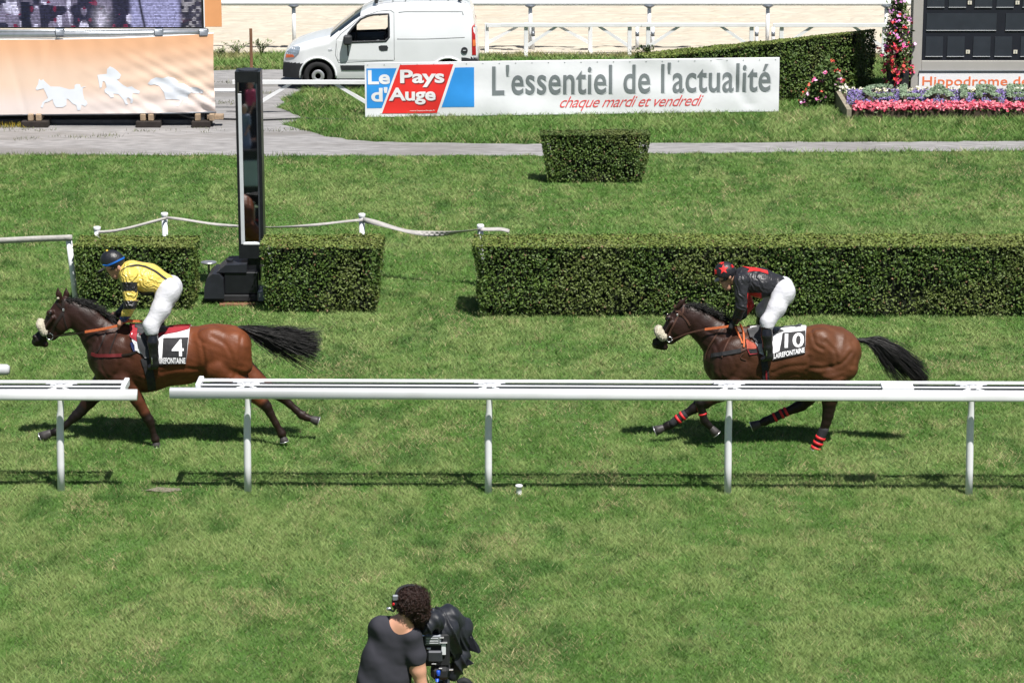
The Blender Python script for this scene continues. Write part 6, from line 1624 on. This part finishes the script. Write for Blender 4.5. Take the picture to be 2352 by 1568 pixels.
# arms are placed in 3-D from the shoulder down
head = [e(985, 430, 165, 195, .1, 0, .1, .02), c(1010, 520, 100, 1075, 600, 78, .05, .08, 1, .03), e(905, 470, 22, 55, .035, -.02, 0, .01)]
neckp = [c(965, 560, 105, 875, 700, 122, .0, -.01, 1, .04)]
tors = [c(560, 745, 118, 950, 880, 140, .03, .0, 1., .08), c(740, 880, 250, 655, 1200, 300, .03, .03, .58, .1), c(655, 1200, 300, 600, 1560, 318, .03, .03, .58, .1), c(600, 1560, 318, 600, 1800, 300, .03, .02, .6, .1)]
slv = [c(985, 900, 140, 1050, 1130, 128, -.01, -.02, 1, .05), c(1050, 1130, 128, 1052, 1190, 122, -.02, -.02, 1, .03)]
collar = [c(735, 715, 62, 880, 780, 60, -.06, -.095, 1, .03), c(880, 780, 60, 1010, 850, 60, -.095, -.07, 1, .03)]
slvl = [c(545, 775, 112, 540, 960, 110, .08, .24, 1, .08)]
elbow, wrist = cp.P(1120, 1560, -.02), cp.P(1420, 1690, .14)
arm = [c(1045, 1110, 112, 1075, 1330, 98, -.02, -.02, 1, .03), ('c', cp.P(1075, 1330, -.02), elbow, 98/S_, 80/S_, 1, .03), ('c', elbow, wrist, 80/S_, 50/S_, 1, .02)]
el2, wr2 = cp.P(640, 1270, .3), cp.P(900, 1330, .42)
arml = [('c', cp.P(560, 1000, .2), el2, 100/S_, 80/S_, 1, .03), ('c', el2, wr2, 78/S_, 50/S_, 1, .02)]
hnd = hand_prims(wrist+Vector((.06, .05, -.02)), (.8, .5, -.25), (0, -.2, 1), (-.3, .6, -.5), 1.05)+hand_prims(wr2+Vector((.08, .05, 0)), (.9, .4, .1), (0, 0, 1), (.2, -.5, -.6), 1.05)
gz0 = 0.
hip = cp.P(640, 1800, .02); legs = []
for s in (-1, 1):
    k0, k1, k2 = Vector((hip.x+s*.1, .02, .9)), Vector((hip.x+s*.15, -.02, .5)), Vector((hip.x+s*.17, .03, .09))
    legs += [('c', k0, k1, .095, .068, 1, .04), ('c', k1, k2, .066, .05, 1, .03)]
feet = [('c', Vector((hip.x+s*.17, -.01, .06)), Vector((hip.x+s*.2, .2, .04)), .055, .04, 1, .02) for s in (-1, 1)]
sh_ = lambda P_, d: [tuple(list(p[:3])+[p[3]-d, p[4]-d]+list(p[5:])) for p in P_ if p[0] == 'c']
V, Fq = sdf_mesh(head+neckp+sh_(tors+slv+slvl+legs, .012)+arm+arml+hnd+feet, .0075)
mesh('body', V, Fq, skin, root, True, np.tile(np.array([.62, .32, .215]), (len(V), 1)))
cut = [('c', cp.P(985, 560, -.04), cp.P(925, 640, -.07), .05, .052, 1, .012, '-')]
V, Fq = sdf_mesh(tors+slv+slvl, .008)
tee = mat('dark_tshirt', (.030, .030, .040), .85, .12, 7, bump=.5, wave=(1.7, 5, (.5, .4, .9), .03))
mesh('tshirt', V, Fq, tee, root, True)
V, Fq = sdf_mesh(legs+[('c', hip+Vector((0, 0, -.02)), hip+Vector((0, 0, .1)), .16, .165, .75, .04)], .012); mesh('trousers', V, Fq, mat('dark_jeans', (.03, .035, .05), .85, .15, 9), root, True)
for f in feet:
    V, Fq = sdf_mesh([tuple(list(f[:3])+[f[3]+.008, f[4]+.01]+list(f[5:])), ('c', f[1]+Vector((0, 0, .05)), f[1], .05, .055, 1, .02)], .009); mesh('shoe', V, Fq, blackm, root, True)
# curly hair: a mop of little coils
hm = mat('curly_hair', (.034, .014, .010), .5, .3, 30, spec=.5)
V, Fq = sdf_mesh([e(1005, 410, 195, 170, .115, .0, .1, .03), e(1055, 540, 150, 120, .10, .03, 0, .03), e(1075, 650, 80, 110, .07, .06, 0, .03)], .008); bvh_ = bvh_of(V, Fq); mesh('hair_base', V, Fq, hm, root, True)
r = np.random.default_rng(17); tri = Fq[:, :3]; paths = []
hc = V.mean(0); cent = V[Fq].mean(1); ks = r.choice(len(cent), 2300)
for i in ks:
    p = cent[i]; n = (V[Fq[i][2]]-V[Fq[i][0]]); m_ = (V[Fq[i][3]]-V[Fq[i][1]]); nn = np.cross(n, m_); nn /= np.linalg.norm(nn)
    if nn@(p-hc) < 0: nn = -nn
    u = np.cross(nn, r.normal(0, 1, 3)); u /= np.linalg.norm(u); w_ = np.cross(nn, u); t = np.linspace(0, 1, 10); R = r.uniform(.008, .018); ph = r.uniform(0, 6.28); tw = r.uniform(5, 11); Lh = r.uniform(.012, .042)
    paths.append(p+nn*(t*Lh)[:, None]+u*(np.cos(ph+tw*t)*R)[:, None]+w_*(np.sin(ph+tw*t)*R)[:, None])
strands('hair', paths, .0034, .0024, hm, root, 4)
# headset
hs = thing('headset', 'black headset with red dot on the curly hair', 'headset', cp.base)
a = cp.P(800, 430, -.03); mb = MB(); mb.lathe([(.02, -.03), (.042, -.022), (.045, .01), (.035, .03), (.015, .034)], 18, axis='x', at=(a.x-.012, a.y, a.z)); mb.build('ear_cup', blackm, hs, True)
mb = MB(); mb.tube(spline([a+Vector((-.01, 0, .03)), cp.P(800, 290, -.02), cp.P(860, 232, 0), cp.P(980, 205, .01), cp.P(1120, 240, .03)], 16), .013, 8); mb.build('head_band', blackm, hs, True)
mb = MB(); mb.box(a.x-.035, a.x+.01, a.y-.05, a.y-.02, a.z+.03, a.z+.075, bev=.006); mb.build('band_slider', darkalu, hs)
mb = MB(); mb.tube(spline([a+Vector((-.02, -.02, -.03)), cp.P(750, 545, -.01), cp.P(690, 515, .06)], 10), .008, 6); mb.build('boom', steel, hs, True)
mb = MB(); q_ = cp.P(690, 512, .06); mb.lathe([(.004, -.02), (.013, -.015), (.014, .01), (.006, .02)], 10, axis='x', at=q_); mb.build('microphone', alu, hs, True)
mb = MB(); mb.disc(cp.P(748, 452, -.075), .011, (1, 1, 0), .01, 10); mb.build('red_dot', redband, hs)

# television camera under a rain cover
tv = thing('television_camera', 'television camera on a tripod under a black rain cover', 'camera', cp.base)
def cbox(name, x0, x1, y0, y1, d0, d1, m, bev=.006, parent=None):
    """picture box x0..x1, rows y0..y1 measured at its near face depth d0"""
    a, b = cp.P(x0, y1, d0), cp.P(x1, y0, d0); mb = MB(); mb.box(a.x, b.x, d0, d1, a.z, b.z, bev=bev); return mb.build(name, m, parent or tv)
cbox('camera_body', 1130, 1500, 850, 1290, .12, .5, blackm, .015)
mon = cbox('monitor', 1162, 1385, 868, 1000, .09, .125, darkalu, .006)
cbox('monitor_glass', 1175, 1365, 885, 985, .082, .0895, mat('screen_grey', (.16, .17, .18), .15, .2, 20, spec=.7), .003, mon)
for y in (905, 940, 968): cbox('menu_line', 1185, 1345, y, y+10, .078, .0815, mat('menu_white', (.5, .52, .55), .4, .2, 30), .001, mon)
cbox('label_strip', 1388, 1448, 985, 1132, .10, .121, palep, .004)
cbox('white_tag', 1190, 1243, 1035, 1060, .105, .121, whitep, .003)
for x0, x1, y in ((1115, 1160, 880), (1365, 1470, 970), (1360, 1425, 902), (1225, 1335, 1172), (1255, 1320, 1252), (1350, 1400, 1315), (1490, 1548, 1333)): cbox('edge_rail', x0, x1, y-5, y+5, .085, .118, buckle, .002)
cbox('battery', 1200, 1400, 1080, 1230, .08, .121, steel, .012)
cbox('pan_head', 1240, 1500, 1300, 1480, .1, .32, blackm, .03)
mb = MB(); a = cp.P(1345, 1370, .08); mb.lathe([(.012, -.02), (.016, -.014), (.016, .014), (.012, .02)], 14, at=a); mb.build('blue_knob', mat('blue_plastic', (.02, .09, .55), .35, .1, 9), tv, True)
mb = MB(); a = cp.P(1330, 1465, .09); mb.lathe([(.012, -.012), (.014, .012)], 14, at=a); mb.build('blue_knob', MATS['blue_plastic'], tv, True)
h0 = cp.P(1420, 1480, .25); mb = MB(); mb.tube([h0, h0+Vector((0, 0, -.25))], .05, 12); mb.build('centre_column', steel, tv, True)
top = h0+Vector((0, 0, -.12))
for an in (.4, 2.5, 4.6):
    f_ = Vector((top.x+.5*math.cos(an), top.y+.5*math.sin(an), .0)); mb = MB(); mb.tube([top, f_], [.026, .018], 8); mb.build('tripod_leg', darkalu, tv, True)
a = cp.P(1480, 1600, .15); mb = MB(); mb.tube([cp.P(1400, 1440, .2), wrist+Vector((.09, .07, -.03))], .012, 8); mb.build('pan_bar', steel, tv, True)
V, Fq = sdf_mesh([c(1260, 690, 95, 1480, 640, 120, .1, .4, 1, .05), c(1480, 640, 120, 1660, 820, 130, .3, .5, 1, .06), c(1400, 560, 45, 1520, 600, 75, .3, .42, 1, .04), c(1660, 820, 130, 1640, 1180, 110, .4, .42, 1, .06), c(1290, 530, 28, 1310, 600, 50, .2, .25, 1, .03),
                  c(1220, 760, 75, 1160, 800, 55, .06, .06, 1, .03), c(1640, 1180, 110, 1560, 1400, 75, .35, .35, 1, .04), c(1500, 800, 110, 1540, 1050, 95, .2, .3, 1, .05), c(1690, 840, 85, 1745, 760, 45, .4, .45, 1, .04)], .008)
nq = np.cross(V[Fq[:, 2]]-V[Fq[:, 0]], V[Fq[:, 3]]-V[Fq[:, 1]]); nv = np.zeros_like(V)
for k in range(4): np.add.at(nv, Fq[:, k], nq)
nv /= np.linalg.norm(nv, axis=1)[:, None]+1e-9
rg = lambda a, b, s_, sd: 1-2*np.abs(vnoise(a, b, s_, sd)-.5)
n_ = rg(V[:, 0]*1.1+V[:, 2]*.5+V[:, 1]*.4, V[:, 2]*.16-V[:, 0]*.1, 15, 3)**3*.03+rg(V[:, 0]*.3+V[:, 2], V[:, 0]*.4+V[:, 1], 7, 5)**2*.012
V = V+nv*n_[:, None]
rain = mat('rain_cover', (.016, .018, .024), .52, .2, 8, spec=.4, bump=.4, bs=12)
cov = mesh('rain_cover', V, Fq, rain, tv, True)
def flap(pts, y0, y1):
    a = [cp.P(x, y, d) for x, y, d in pts]; v2 = [(p.x, p.z) for p in a]; V_ = []; mb = MB()
    n = len(a); v = [p+Vector((0, -.008, 0)) for p in a]+[p+Vector((0, .008, 0)) for p in a]
    mb.add(v, [list(range(n)), list(range(2*n-1, n-1, -1))]+[[i, (i+1) % n, n+(i+1) % n, n+i] for i in range(n)]); mb.build('cover_flap', rain, cov)
flap([(1700, 760, .4), (1785, 745, .42), (1830, 900, .36), (1905, 1010, .32), (1932, 1085, .3), (1905, 1108, .3), (1760, 1060, .38), (1680, 950, .42)], 0, 0)
flap([(1640, 1050, .35), (1730, 1120, .36), (1760, 1185, .34), (1835, 1250, .3), (1720, 1285, .34), (1650, 1290, .36)], 0, 0)
mb = MB(); mb.tube(spline([cp.P(1620, 1515, .1), cp.P(1690, 1475, .1), cp.P(1760, 1520, .1), cp.P(1780, 1600, .12)], 10), .03, 8); mb.build('lens_control', blackm, tv, True)
